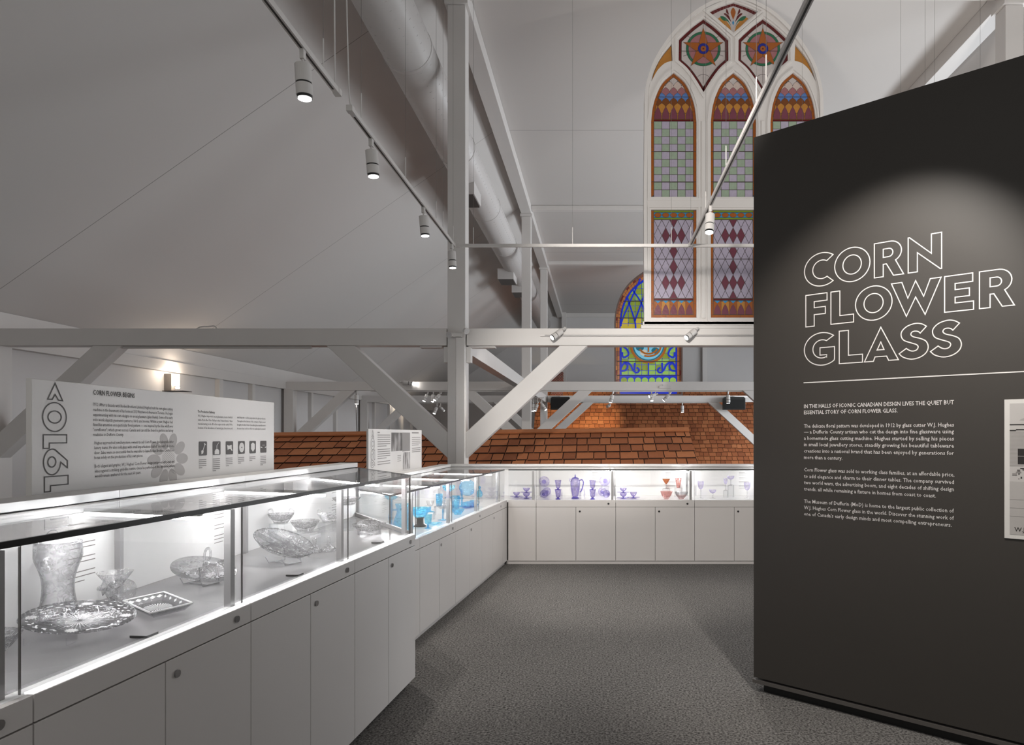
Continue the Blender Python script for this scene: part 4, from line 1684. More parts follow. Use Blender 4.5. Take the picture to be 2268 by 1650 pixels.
g.piece(spline([(0, 681), (4, 692), (5.5, 700), (0, 709), (-5.5, 700), (-4, 692), (0, 681)], 3)[:-1], S_OR, layer=5, gap=0.1)
g.piece([(0, 669), (2.6, 675), (0, 681), (-2.6, 675)], S_AZ, layer=5, gap=0.1)
g.done('crown_light', big, SG)
for sd in (SIDE_L, SIDE_R):
    g = Glaz(WF, sd)
    vs_, fs_ = cut_board([inset(sd, 0.8)], 0.001, lambda x, y, q: WF(x, y, 0.0285 - q))
    g.mb.add(vs_, fs_, S_GOLD)
    g.done('side_light', big, SG)

# ------------------------------------------------------------------ smaller lit church window standing on the farthest tie beam
FYW = Y3 + 0.06
FU = FYW / F
FX0 = (1436.0 - CX) / F * FYW
FZ0 = HC - (880.0 - CY) / F * FYW
FF = lambda x, y, d: Vector((FX0 + x * FU, FYW + d, FZ0 + y * FU))
fw = thing('stained_glass_window', 'smaller lit pointed window of green and blue glass on the farthest tie beam', 'stained glass window', (FX0, FYW, FZ0), None, 'thing')
FB = (BZ1 - .05 + .003 - FZ0) / FU
side = [(73, FB + 2.6), (73, 165)] + spline([(73, 165), (70, 193), (61, 220), (45, 246), (24, 265), (0, 281)], 4)[1:]
fout = side + [(-x, y) for x, y in reversed(side[:-1])]
fo = fout if area2(fout) > 0 else fout[::-1]
vs_, fs_ = cut_board([inset(fo, -2.5), inset(fo, 0.6)], 0.10, lambda x, y, d: FF(x, y, d - 0.10))
MB().add(vs_, fs_).build('window_frame', mat('brown_frame', (110, 92, 84), 0.6, var=0.1), fw)
EM = 0.26
FG = [LEAD, stain('lit_tan', (188, 118, 66), EM * .5), stain('lit_clay', (150, 92, 70), EM * .4), stain('lit_royal', (14, 44, 190), EM), stain('lit_moss', (132, 150, 48), EM),
      stain('lit_lime', (146, 186, 84), EM), stain('lit_yellow', (196, 176, 58), EM), stain('lit_sky', (120, 192, 220), EM), stain('lit_amber', (168, 96, 22), EM * .7),
      stain('lit_pale', (196, 196, 186), EM), stain('lit_ruby', (120, 40, 30), EM * .6), stain('lit_teal', (22, 110, 130), EM * .7)]
g = Glaz(FF, fo, depth=-0.02, step=0.003)
SH = lambda k1, k2: [(x * k1, (165 + (y - 165) * k2 if y > 165 else max(y, FB + 5))) for x, y in fo]
bi = SH(.87, .885)
n_ = len(fo)
for k in range(n_):
    a, b, c2, d2 = fo[k], fo[(k + 1) % n_], bi[(k + 1) % n_], bi[k]
    L_ = math.hypot(b[0] - a[0], b[1] - a[1])
    m_ = max(1, int(L_ / 10))
    for j in range(m_):
        t0, t1 = j / m_, (j + 1) / m_
        lp = lambda p, q, t: (p[0] + (q[0] - p[0]) * t, p[1] + (q[1] - p[1]) * t)
        mid0, mid1 = lp(lp(a, b, t0), lp(d2, c2, t0), .45), lp(lp(a, b, t1), lp(d2, c2, t1), .45)
        g.piece([lp(a, b, t0), lp(a, b, t1), mid1, mid0], R.choice((1, 2, 2, 2, 10)), gap=0.3)
        g.piece([mid0, mid1, lp(d2, c2, t1), lp(d2, c2, t0)], R.choice((1, 1, 2)), gap=0.3)
vs_, fs_ = cut_board([bi], 0.002, lambda x, y, q: FF(x, y, -0.023 - q))
g.mb.add(vs_, fs_, 3)
fi = SH(.82, .84)
cw = 15.0
for r in range(0, 20):
    for q in range(-4, 4):
        x0, y0 = q * cw + .6, 33 + r * 13.0
        mi = 6 if (q < -1 and 6 < r < 11) else (5 if r % 3 == 1 and r < 8 else 4)
        g.piece([(x0, y0), (x0 + cw - .4, y0), (x0 + cw - .4, y0 + 12.7), (x0, y0 + 12.7)], R.choice((mi, mi, mi, 5, 4)), layer=2, gap=0.3, within=fi)
for q in range(-4, 5):
    g.mb.poly([FF(q * 15 + .5 + 2.6 * math.cos(a), 155 + 2.6 * math.sin(a), -0.036) for a in (0, PI / 2, PI, 3 * PI / 2)], 6)
for r in (44, 70, 96, 122, 148, 174, 200, 226):
    for q in range(-4, 5):
        g.disc(q * 15 + .5, r - 11 + (2 if q % 2 else 0), 1.3, 0, 3, n=6)
# round medallion
g.disc(0, 116, 41, 1, 4)
g.ring(0, 116, 36.5, 41, 8, 5, n=28)
g.disc(0, 116, 35.5, 11, 5)
g.disc(0, 116, 32.5, 7, 6)
for k in range(9):
    a = k * 2 * PI / 9
    g.mb.poly([FF(x, y, -0.041) for x, y in [(20 * math.cos(a) + 9 * math.cos(b), 116 + 20 * math.sin(a) + 7 * math.sin(b)) for b in [j * PI / 5 for j in range(10)]]], (9, 7, 11)[k % 3])
for a0, a1, r_ in ((200, 340, 20), (30, 150, 15), (250, 420, 27)):
    pa = arc(0, 112, r_, r_ * .8, a0, a1, 14)
    for p, q in zip(pa, pa[1:]):
        g.strip(p, q, 4.0, mi=8, layer=8)
g.strip((0, 100), (0, 142), 3.6, mi=8, layer=8)
# blue scrolls beneath, four leaf rosettes, ribs in the arch
for sg in (-1, 1):
    for pts in ([(58, 100), (56, 88), (44, 94), (48, 106), (56, 112)], [(62, 62), (52, 78), (40, 72), (34, 60), (26, 54), (20, 60), (26, 66)],
                [(60, 58), (50, 60), (46, 70), (52, 76)], [(30, 76), (31, 60)]):
        pa = spline([(sg * x, y) for x, y in pts], 4)
        for p, q in zip(pa, pa[1:]):
            g.strip(p, q, 4.2, mi=3, layer=9)
    for pts in ([(62, 158), (52, 186), (34, 226), (18, 262)], [(28, 148), (30, 168), (42, 206), (48, 224)], [(30, 168), (20, 196), (6, 234)], [(6, 150), (12, 200), (34, 236)]):
        pa = spline([(sg * x, y) for x, y in pts], 4)
        for p, q in zip(pa, pa[1:]):
            g.strip(p, q, 3.4, mi=3, layer=9)
g.piece([(-62, FB + 4), (62, FB + 4), (62, 50), (-62, 50)], 3, layer=9, gap=0)
for q in range(4):
    for r in range(2):
        cx_, cy_ = -46.5 + q * 31, 31 - r * 26
        for (dx, dy) in ((-7.6, 6.6), (7.6, 6.6), (-7.6, -6.6), (7.6, -6.6)):
            if cy_ + dy < FB + 11:
                continue
            g.mb.poly([FF(cx_ + dx + 7.0 * math.cos(b), cy_ + dy + 6.0 * math.sin(b), -0.052) for b in [j * PI / 7 for j in range(14)]], R.choice((4, 5, 5, 4)))
        g.disc(cx_, cy_, 2.6, 10, 11, n=8)
        g.disc(cx_, cy_, 1.4, 7, 12, n=8)
g.strip((0, 50), (0, 76), 3.0, mi=3, layer=10)
for yy in (48, 79, 151, 175, 212):
    hw = 69 if yy < 160 else (66 if yy < 180 else 56)
    g.strip((-hw, yy), (hw, yy), 1.6, mi=0, layer=12)
g.done('leaded_glass', fw, FG)

# ------------------------------------------------------------------ shingled log houses below in the hall
def shingle_roof(mb, p0, ux, up, length, rows, expo, wmin, wmax, thick, nrm, gap=0.006):
    """courses of shingles: p0 eave corner, ux along the eave, up along the slope"""
    for r in range(rows):
        x = -R.uniform(0, wmax)
        while x < length:
            w = R.uniform(wmin, wmax)
            a, b = max(0, x), min(length, x + w - gap)
            if b - a > 0.01:
                j = R.uniform(-.012, .012)
                base = p0 + up * (r * expo + j)
                q = [base + ux * a + nrm * (thick + .004), base + ux * b + nrm * (thick + .004), base + ux * b + up * (expo * 1.25 - j) + nrm * .002, base + ux * a + up * (expo * 1.25 - j) + nrm * .002]
                mi = R.choice((0, 0, 1, 1, 2, 3))
                mb.poly(q, mi)
                mb.poly([q[0] - nrm * thick, q[1] - nrm * thick, q[1], q[0]], 4)
                mb.poly([q[0] - nrm * thick, q[0], q[3]], 4)
                mb.poly([q[1] - nrm * thick, q[1], q[2]], 4)
            x += w
    return mb


h1 = thing('small_house', 'small log building with a brown shingle roof just beyond the low cabinets', 'house', (-2.3, 13.0, -2.6))
RL, RR_, RYr = -6.6, 1.735, 13.0
zl, zr = 1.478, 1.585
up = Vector((0, 0.90, 0.43)).normalized()
eave = 2.6
ux = Vector((RR_ - RL, 0, zr - zl)).normalized()
nrm = ux.cross(up).normalized()
ridge0 = Vector((RL, RYr, zl))
p0 = ridge0 - up * eave
ln = (Vector((RR_, RYr, zr)) - ridge0).length
mb = MB()
shingle_roof(mb, p0, ux, up, ln, 9, 0.288, 0.17, 0.34, 0.026, nrm, 0.016)
rf = mb.build('shingle_roof', SHINGLES + [SHDARK], h1, fix=False)
sl = MB()
q = [p0, p0 + ux * ln, ridge0 + ux * ln, ridge0]
sl.prism([v - nrm * 0.004 for v in q], -nrm * 0.05)
up2 = Vector((0, -0.90, 0.43)).normalized()
q2_ = [ridge0, ridge0 + ux * ln, ridge0 + ux * ln - up2 * 2.6, ridge0 - up2 * 2.6]
sl.prism([v - Vector((0, 0, .004)) for v in q2_], (0, 0, -0.05))
sl.build('roof_deck', SHDARK, h1)
rc = MB()
rc.bar(ridge0 + Vector((0, -.05, .03)), ridge0 + ux * ln + Vector((0, -.05, .03)), .13, .028, (0, -0.45, 0.9))
rc.bar(ridge0 + Vector((0, .06, .03)), ridge0 + ux * ln + Vector((0, .06, .03)), .13, .028, (0, 0.45, 0.9))
rc.build('ridge_board', SHINGLES[2], h1)
lg = MB()
yb0 = RYr - up.y * 2.35
for k in range(11):
    z = -2.45 + k * .26
    lg.tube([(RL + .35, yb0 + .1, z), (RR_ - .35, yb0 + .1, z)], .125, 8)
lg.box(RL + .4, RR_ - .4, yb0 + .12, RYr + 2.0, -2.6, .30)
lg.build('log_wall', LOG, h1)
gb = MB()
for x in (RL + .4, RR_ - .45):
    gb.prism([(x, yb0 + .1, .28), (x, RYr + 2.0, .28), (x, RYr, 1.38)], (.05, 0, 0))
gb.build('gable', LOG, h1)

h2 = thing('large_house', 'large building with a tall steep brown shingle roof at the back of the hall', 'house', (3.0, 27.0, -2.6))
RL, RR_, RYr = -2.46, 9.2, 27.2
up = Vector((0, 0.62, 0.78)).normalized()
ux = Vector((1, 0, 0))
nrm = ux.cross(up).normalized()
ridge0 = Vector((RL, RYr, 3.40))
p0 = ridge0 - up * 4.4
ln = RR_ - RL
mb = MB()
shingle_roof(mb, p0, ux, up, ln, 23, 0.193, 0.16, 0.27, 0.028, nrm, 0.014)
mb.build('shingle_roof', SHINGLES + [SHDARK], h2, fix=False)
sl = MB()
q = [p0, p0 + ux * ln, ridge0 + ux * ln, ridge0]
sl.prism([v - nrm * 0.004 for v in q], -nrm * 0.06)
up2 = Vector((0, -0.62, 0.78)).normalized()
q2_ = [ridge0, ridge0 + ux * ln, ridge0 + ux * ln - up2 * 4.4, ridge0 - up2 * 4.4]
sl.prism([v - Vector((0, 0, .004)) for v in q2_], (0, 0, -0.06))
sl.build('roof_deck', SHDARK, h2)
MB().bar(ridge0 + Vector((0, 0, .02)), ridge0 + ux * ln + Vector((0, 0, .02)), .18, .05).build('ridge_board', SHINGLES[3], h2)
lg = MB()
for k in range(9):
    lg.tube([(RL + .3, 25.0, -2.45 + k * .27), (RR_ - .3, 25.0, -2.45 + k * .27)], .13, 8)
lg.box(RL + .35, RR_ - .35, 25.05, 29.3, -2.6, -.15)
lg.build('log_wall', LOG, h2)
for x in (RL + .35, RR_ - .40):
    MB().prism([(x, 25.0, -.16), (x, 29.4, -.16), (x, RYr, 3.2)], (.05, 0, 0)).build('gable', LOG, h2)
ch = MB().box(-1.88, -1.40, 26.95, 27.45, 2.9, 4.02)
chm = ch.build('chimney', BRICK, h2)
MB().box(-1.93, -1.35, 26.9, 27.5, 3.55, 3.63).box(-1.80, -1.48, 27.03, 27.37, 4.02, 4.12).build('chimney_cap', BLACK, chm)

# ------------------------------------------------------------------ loudspeakers on the farthest truss
for (xa, xb, lab, sx) in ((-1.60, -0.93, 'black loudspeaker on the left post of the farthest truss', -1), (4.22, 4.94, 'black loudspeaker beside the right post of the farthest truss', 1)):
    cx = (xa + xb) / 2
    yb = 22.72
    sp_ = thing('loudspeaker', lab, 'loudspeaker', (cx, yb + .2, 2.38), 'black loudspeakers under the farthest tie beam')
    z0, z1 = 2.36, 2.79
    w = (xb - xa) / 2
    m = MB().prism([(cx - w, yb, z0), (cx + w, yb, z0), (cx + w, yb, z1 - .05), (cx + w - .05, yb, z1), (cx - w + .05, yb, z1), (cx - w, yb, z1 - .05)], (0, .3, 0))
    m.build('cabinet', BLACK, sp_, bevel=.01)
    MB().box(cx - w + .03, cx + w - .03, yb - .008, yb - .001, z0 + .03, z1 - .09).build('grille', mat('speaker_cloth', (26, 25, 25), .9, var=.2, scale=80), sp_)
    px_ = XL + CW / 2 if sx < 0 else XR - CW / 2
    br = MB()
    br.bar((cx, yb + .15, z1 + .02), (px_, Y3, z1 + .02), .04, .03)
    br.box(cx - .03, cx + .03, yb + .12, yb + .18, z1 - .001, z1 + .035)
    br.build('bracket', WHITE, sp_)

# ------------------------------------------------------------------ track lighting
ZT = 3.565


def spot_proto():
    """spot pointing down along -z from its pivot at the origin"""
    o = thing('track_spotlight', 'white cylindrical track spotlight', 'spotlight', (0, 0, 0))
    MB().tube([(0, 0, -.012), (0, 0, -.105)], .042, 28).build('housing', SPOTW, o, bevel=.003, local=True)
    b = MB().tube([(0, 0, -.106), (0, 0, -.112)], .040, 28).build('black_ring', BLACK, o, local=True)
    f = MB().tube([(0, 0, -.113), (0, 0, -.172)], .042, 28).build('front_barrel', SPOTW, o, bevel=.002, local=True)
    MB().tube([(0, 0, -.173), (0, 0, -.186)], .038, 28).build('bezel', BLACK, o, local=True)
    MB().tube([(0, 0, -.1865), (0, 0, -.1905)], .034, 28).build('lens', LENS, o, local=True)
    return o


PROTO = spot_proto()
used = [False]


def spot(pivot, aim, label, group, scale=1.0, lit=True, track_pt=None, watts=0, cone=50, color=WARM):
    """place a spot with its pivot on a short arm below the track, aimed at a point"""
    o = copy_tree(PROTO) if used[0] else PROTO
    used[0] = True
    piv = Vector(pivot)
    aimv = Vector(aim)
    o.location = piv
    dv = (aimv - piv).normalized()
    o.rotation_euler = (-dv).to_track_quat('Z', 'Y').to_euler()
    o.scale = (scale, scale, scale)
    o['label'] = label
    o['group'] = group
    WLOC[o] = piv
    inv = (Matrix.Translation(piv) @ o.rotation_euler.to_matrix().to_4x4() @ Matrix.Scale(scale, 4)).inverted()
    if track_pt is not None:
        tp = Vector(track_pt)
        a = MB()
        side = Vector((0.043 * scale, 0, 0)) if abs(dv.x) < .95 else Vector((0, 0.043 * scale, 0))
        a.bar(piv + (tp - piv) * 1.0, piv + (tp - piv) * .25, .022 * scale, .030 * scale, (0, 1, 0.01))
        a.tube([piv + (tp - piv) * .35, piv + dv * .05 * scale + (tp - piv) * .0], .007 * scale, 8)
        a.v = [inv @ v for v in a.v]
        a.build('track_adaptor', SPOTW, o, local=True)
    if watts:
        lo = piv + dv * (.205 * scale)
        lamp('SPOT', 'spot_beam', lo, aimv, watts, color, .03 * scale, None, cone, .6)
    return o


def track(name, label, a, b, group, wires=(), groove=True, cables=()):
    """surface-mounted style track hung on wires; wires = fractions along it"""
    a, b = Vector(a), Vector(b)
    t = thing(name, label, 'lighting track', tuple((a + b) / 2), group)
    w = .034
    MB().bar(a, b, w, .032).build('rail', SPOTW, t, bevel=.002)
    d = (b - a).normalized()
    if groove:
        MB().bar(a + d * .09 + Vector((0, 0, -.0165)), b - d * .09 + Vector((0, 0, -.0165)), .011, .002).build('groove', TRACKDARK, t)
    for p in (a, b):
        MB().bar(p - d * .002, p + d * .045 * (1 if p is a else -1), w + .006, .037).build('end_cap', SPOTW, t)
    for f in wires:
        p = a + (b - a) * f
        zc = ceil_z(p.x) - .001
        wr = MB().tube([p + Vector((0, 0, .016)), p + Vector((0, 0, .20))], .0042, 8).build('gripper', SPOTW, t)
        MB().tube([p + Vector((0, 0, .20)), (p.x, p.y, zc)], .0013, 5).build('wire', WIRE, wr)
    for pts in cables:
        MB().tube(spline3(pts), .0045, 8).build('power_cable', SPOTW, t)
    return t


def spline3(pts, n=6):
    pts = [Vector(p) for p in pts]
    out = []
    m = len(pts)
    for k in range(m - 1):
        p0, p1, p2, p3 = pts[max(k - 1, 0)], pts[k], pts[k + 1], pts[min(k + 2, m - 1)]
        for j in range(n):
            t = j / n
            out.append(0.5 * ((2 * p1) + (p2 - p0) * t + (2 * p0 - 5 * p1 + 4 * p2 - p3) * t * t + (3 * p1 - p0 - 3 * p2 + p3) * t ** 3))
    out.append(pts[-1])
    return out


TX, TX2, TY = -1.57, 1.0, 7.36
GT = 'suspended white lighting tracks above the gallery'
zc = ceil_z(TX)
track('light_track', 'white light track at the upper left, hung on wires and nearest the viewer', (TX, 0.4, ZT), (TX, 4.10, ZT), GT, (.25, .937),
      cables=[[(TX, 4.06, ZT + .02), (TX - .005, 4.05, ZT + .12), (TX - .01, 4.06, 5.0), (TX + .01, 4.08, zc)]])
fracs = [(Y_ - 4.27) / (TY - 4.27) for Y_ in (4.486, 5.515, 6.56, 6.85, 7.33)]
track('light_track', 'white light track running from the middle of the left slope to the nearest post', (TX, 4.27, ZT), (TX, TY, ZT), GT, fracs,
      cables=[[(TX, 4.31, ZT + .02), (TX - .02, 4.31, ZT + .25), (TX - .04, 4.30, 5.2), (TX - .02, 4.28, zc)]])
track('light_track', 'white light track crossing level in front of the tall stained window', (TX + .02, TY + .018, ZT), (4.6, TY + .018, ZT), GT, [((px_ - CX) / F * (TY + .018) - TX - .02) / (4.58 - TX) for px_ in (1048.5, 1268, 1487, 1530, 1777, 1995, 2049, 2070, 2171)], groove=False)
track('light_track', 'white light track slanting across the tall stained window', (TX2, 0.4, ZT), (TX2, TY - .002, ZT), GT, (.36, .522, .558, .704, .848))

GS = 'white spotlights on the suspended tracks'


def rail_y(py):
    return (ZT - HC) * F / (CY - py)


def rail_spot(X, py, aim, label, watts, cone=55):
    Y_ = rail_y(py)
    return spot((X + .0, Y_, ZT - .085), aim, label, GS, 1.0, True, (X, Y_, ZT - .017), watts, cone)


rail_spot(TX, 103, (-1.47, 3.72, 0.9), 'largest white spotlight at the upper left, on the nearest track', 80)
rail_spot(TX, 303, (-1.40, 4.80, 0.9), 'second white spotlight down the left track, above the end cabinet', 80)
rail_spot(TX, 455, (-1.38, 6.20, 0.8), 'third white spotlight down the left track, above the turquoise glass', 80)
rail_spot(TX, 537, (-1.42, 7.30, 0.8), 'last white spotlight on the left track, in front of the nearest post', 80)
rail_spot(TX2, 452, (0.7, 5.2, 0.0), 'dazzling white spotlight on the right track, against the stained window', 110, 75)
for yy, aim, wt, cn, lab in ((2.35, (1.46, 3.52, 1.62), 185, 68, 'white spotlight above the frame, turned on the title of the charcoal wall'),):
    spot((TX2, yy, ZT - .085), aim, lab, GS, 1.0, True, (TX2, yy, ZT - .017), wt, cn)

# tracks and spots fixed to the nearest tie beam
GB = 'white spotlights on the nearest tie beam'
tb = thing('lighting_track', 'slim white light track along the face of the nearest tie beam', 'lighting track', (1.5, Y1 - .12, 2.8))
MB().box(-.76, XR - .5, Y1 - .137, Y1 - .1055, 2.795, 2.825).build('rail', SPOTW, tb, bevel=.002)
MB().box(-.70, XR - .6, Y1 - .1395, Y1 - .1372, 2.807, 2.813).build('groove', TRACKDARK, tb)
tb2 = thing('lighting_track', 'slim white light track under the left half of the nearest tie beam', 'lighting track', (-5.0, Y1, 2.66))
MB().box(-6.7, -3.80, Y1 - .03, Y1 + .004, 2.650, 2.6795).build('rail', SPOTW, tb2, bevel=.002)
for x, aim, lab in ((-.52, (-.72, FY - .3, .6), 'white spotlight on the nearest tie beam, just left of the slanting track'), (1.21, (1.0, FY - .3, .6), 'white spotlight on the nearest tie beam, under the tall stained window')):
    pv = Vector((x + .05, Y1 - .20, 2.86))
    spot(pv, pv + Vector((-.72, -.42, -.60)), lab, GB, .95, True, (x, Y1 - .139, 2.81), 60, 80)

# farther spots under the second and farthest trusses
GF = 'small white spotlights under the far tie beams'
y2 = Y2 - .02
zb2 = BZ0 - .02
t2 = thing('lighting_track', 'white light track under the tie beam of the second truss', 'lighting track', (-1.0, y2, zb2 - .02))
MB().box(-5.9, XL - .2, y2 - .02, y2 + .02, zb2 - .032, zb2 - .0005).build('rail', SPOTW, t2)
MB().box(XL + .2, 4.0, y2 - .02, y2 + .02, zb2 - .032, zb2 - .0005).build('rail', SPOTW, t2)


def far_spot(px, Y, zt, ang, lab, scale=1.15, yaw=0.0, watts=0, cone=60, drop=.07, aim=None, color=WARM):
    x = (px - CX) / F * Y
    pv = Vector((x, Y - .03, zt - drop))
    a = math.radians(ang)
    if aim is None:
        aim = pv + Vector((math.sin(a), yaw, -math.cos(a)))
    return spot(pv, aim, lab, GF, scale, True, (x, Y, zt - .002), watts, cone, color)


zt2 = zb2 - .033
far_spot(791, y2, zt2, 0, 'far white spotlight hanging straight down over the left of the shingle ridge', 1.3, watts=14, cone=90)
far_spot(947, y2, zt2, -22, 'first of three far spotlights in a row left of the nearest post', 1.05, -.3)
far_spot(960, y2, zt2, 0, 'middle of three far spotlights in a row left of the nearest post', 1.05, -.3)
far_spot(975, y2, zt2, -38, 'last of three far spotlights in a row left of the nearest post', 1.05, -.3)
far_spot(1357, y2, zt2, -16, 'far white spotlight under the second tie beam, over the warm patch of shingles', 1.15)
far_spot(1443, y2, zt2, 0, 'far white spotlight aimed straight down beside a tilted one', 1.0, -.5)
far_spot(1452, y2, zt2, -70, 'far white spotlight tilted sideways beside the one aimed down', 1.0, -.3)
far_spot(1482, y2, zt2, -42, 'far white spotlight leaning to the left, below the small white box', 1.15)
far_spot(1612, y2, zt2, 2, 'far white spotlight hanging beside the right loudspeaker', 1.2)
zb3 = BZ0 - .05
t3 = thing('lighting_track', 'white light track under the tie beam of the farthest truss', 'lighting track', (1.0, Y3 - .02, zb3 - .02))
MB().box(XL + .2, 4.0, Y3 - .04, Y3, zb3 - .032, zb3 - .0005).build('rail', SPOTW, t3)
MB().box(-6.2, XL - .2, Y3 - .04, Y3, zb3 - .032, zb3 - .0005).build('rail', SPOTW, t3)
far_spot(1350, Y3 - .02, zb3 - .033, -30, 'bright far spotlight throwing the warm patch on the shingles', 1.3, watts=420, cone=66, color=(1.0, .78, .45), aim=Vector((-.55, 26.1, 1.95)))
far_spot(1511, Y3 - .02, zb3 - .033, 0, 'bright far spotlight hanging straight down before the large shingle roof', 1.3, watts=20, cone=80)
far_spot(968, Y3 - .02, zb3 - .033, -18, 'farthest white spotlight seen just left of the nearest post', 1.3, -.4, drop=.14)
far_spot(976, Y3 - .02, zb3 - .033, 40, 'farthest spotlight turned aside just left of the nearest post', 1.0, .8, drop=.14)
for px, ang, lab in ((1181, 0, 'far spotlight just right of the second post, aimed down'), (1191, -20, 'far spotlight right of the second post, tilted left'), (1200, 35, 'far spotlight right of the second post, tilted right')):
    far_spot(px, 20.0, 2.62, ang, lab, 1.15, -.2, drop=.20)
lt = thing('lighting_track', 'short white light track on the lengthwise tie behind the second post', 'lighting track', (-1.78, 20, 2.6))
MB().bar((-1.98, 20.0, 2.606), (-1.60, 20.0, 2.606), .04, .026).build('rail', SPOTW, lt)
ub = spot((-5.02, Y2 - .19, 2.86), (-4.4, Y2 - .11, 2.78), 'glaring spotlight on the face of the second tie beam', GF, 1.3, True, (-5.02, Y2 - .107, 2.80), 3, 100)

# wireless box and hanging cord
wb = thing('wireless_box', 'small white box on the face of the second tie beam', 'box', (1.73, Y2 - .12, 2.7))
MB().box(1.57, 1.88, Y2 - .14, Y2 - .106, 2.715, 2.775).build('case', SPOTW, wb, bevel=.005)
MB().box(1.66, 1.80, Y2 - .13, Y2 - .107, 2.776, 2.81).build('aerial', SPOTW, wb)
cd = MB().tube(spline3([(-6.27, Y2 - .05, 2.658), (-6.27, Y2 - .05, 2.2), (-6.26, Y2 - .05, 1.8), (-6.25, Y2 - .05, 1.58)]), .014, 8).build('hanging_cord', mat('grey_cord', (120, 116, 114), .8, var=.1), smooth=True)
tag(cd, 'grey cord hanging below the second tie beam', 'cord')

# emergency lamp heads on the nearest post
em = thing('emergency_light', 'white twin-headed emergency light on the nearest post', 'emergency light', (XL - .01, Y1 - CW / 2 - .04, 2.80))
yc = Y1 - CW / 2
MB().box(XL - .05, XL + .08, yc - .055, yc - .0005, 2.785, 2.84).build('body', SPOTW, em, bevel=.006)
for (dx, dz, ax) in ((-.080, .0, (-.25, -1, -.1)), (.10, .06, (.75, -.6, -.35))):
    c0 = Vector((XL + .015 + dx, yc - .05, 2.81 + dz))
    a_ = Vector(ax).normalized()
    hd = MB().tube([c0, c0 + a_ * .05], [.03, .044], 20).build('lamp_head', SPOTW, em, smooth=False)
    MB().tube([c0 + a_ * .0502, c0 + a_ * .052], .036, 20).build('reflector', mat('lamp_reflector', (196, 194, 194), .3, metal=.2, var=.25, scale=60), hd)
MB().tube(spline3([(-5.35, Y1, BZ1 + .002), (-5.28, Y1, BZ1 + .035), (-5.18, Y1, BZ1 + .04), (-5.10, Y1, BZ1 + .045), (-5.06, Y1, BZ1 + .002)]), .009, 8).build('cable_loop', SPOTW, T1)

# wall sconces
for (y, lab) in ((12.85, 'lit wall sconce on the left wall above the long printed board'), (27.6, 'lit wall sconce far down the left wall')):
    s_ = thing('wall_sconce', lab, 'wall lamp', (ML, y, 2.3), 'wall sconces along the left wall')
    MB().box(ML + .0005, ML + .14, y - .06, y + .06, 2.34, 2.665).build('backplate', mat('sconce_grey', (150, 144, 140), .5, var=.03), s_, bevel=.004)
    MB().tube([(ML + .205, y - .03, 2.44), (ML + .205, y - .03, 2.655)], .06, 24).build('glass_shade', mat('sconce_glow', (255, 238, 214), .4, emit=13.0), s_)
    MB().tube([(ML + .25, y - .10, 2.395), (ML + .31, y - .10, 2.395)], .022, 12).build('lower_lamp', mat('sconce_glow_small', (255, 240, 220), .4, emit=12.0), s_)
    MB().box(ML + .02, ML + .42, y - .15, y + .12, 2.325, 2.337).build('shelf_plate', mat('sconce_dark', (74, 68, 64), .5, var=.05), s_)
    lamp('POINT', 'sconce_light', (ML + .26, y - .03, 2.675), (ML, y, 4), 13, (1.0, .84, .68), .05)

# ------------------------------------------------------------------ glassware
ZS1, ZS2, ZS3 = 0.9068, 0.7468, 0.7438


def on(px, py, zs):
    Y_ = (HC - zs) * F / (py - CY)
    return Vector(((px - CX) / F * Y_, Y_, zs))


def walled(prof, t):
    """outer profile foot-to-rim, returned with an inner wall t thick"""
    inner = [(max(0.0, r - t), z) for r, z in reversed(prof) if r > t * 1.2]
    bottom = inner[-1] if inner else (0, prof[0][1])
    return prof + inner + [(0, bottom[1] + t * .5)]


def smooth_prof(p, n=4):
    return spline(p, n)


def ware(name, label, cat, loc, parts, group=None, M=None, n=36):
    o = thing(name, label, cat, tuple(loc), group)
    made = {}
    for it in parts:
        nm, prof, m = it[0], it[1], it[2]
        rip = it[3] if len(it) > 3 else None
        mb = MB().lathe(prof, n, M, ripple=rip)
        made[nm] = mb.build(nm, m, o, smooth=True, local=True)
    return o


def goblet(label, loc, h, r, m1, m2=None, group=None, bowl=.5, stem=.006, foot=None, shape='cup', M=None, cat='goblet', name='goblet'):
    m2 = m2 or m1
    foot = foot or r * .8
    zb = h * (1 - bowl)
    fp = [(foot, 0), (foot, .002), (foot * .5, .005), (stem * 1.2, .010)]
    sp_ = [(stem * 1.2, .010), (stem, .02), (stem * .85, zb * .6), (stem * 1.3, zb * .8), (stem, zb)]
    if shape == 'cup':
        bp = [(0.0, zb), (r * .55, zb + h * bowl * .12), (r * .9, zb + h * bowl * .45), (r, zb + h * bowl * .8), (r * .97, h)]
    elif shape == 'coupe':
        bp = [(0.0, zb), (r * .55, zb + h * bowl * .14), (r * .88, zb + h * bowl * .5), (r, h)]
    elif shape == 'cone':
        bp = [(0.0, zb), (r * .2, zb + h * bowl * .08), (r * .6, zb + h * bowl * .5), (r, h)]
    else:
        bp = [(0.0, zb), (r * .7, zb + h * bowl * .10), (r * .85, zb + h * bowl * .5), (r, h)]
    return ware(name, label, cat, loc, [('foot', fp, m2), ('stem', sp_, m2), ('bowl', smooth_prof(bp, 3), m1)], group, M, 28)


def bowl_(label, loc, h, r, m, base=.45, group=None, rip=None, foot_m=None, cat='bowl', name='bowl'):
    p = smooth_prof([(r * base, 0.0), (r * base * 1.02, .004), (r * .72, h * .38), (r * .9, h * .72), (r, h)], 3)
    return ware(name, label, cat, loc, [('base', [(0, .001), (r * base, 0.0)], foot_m or m), ('side', p + [(r * .95, h), (r * .68, h * .42), (0, h * .12)], m, rip)], group)


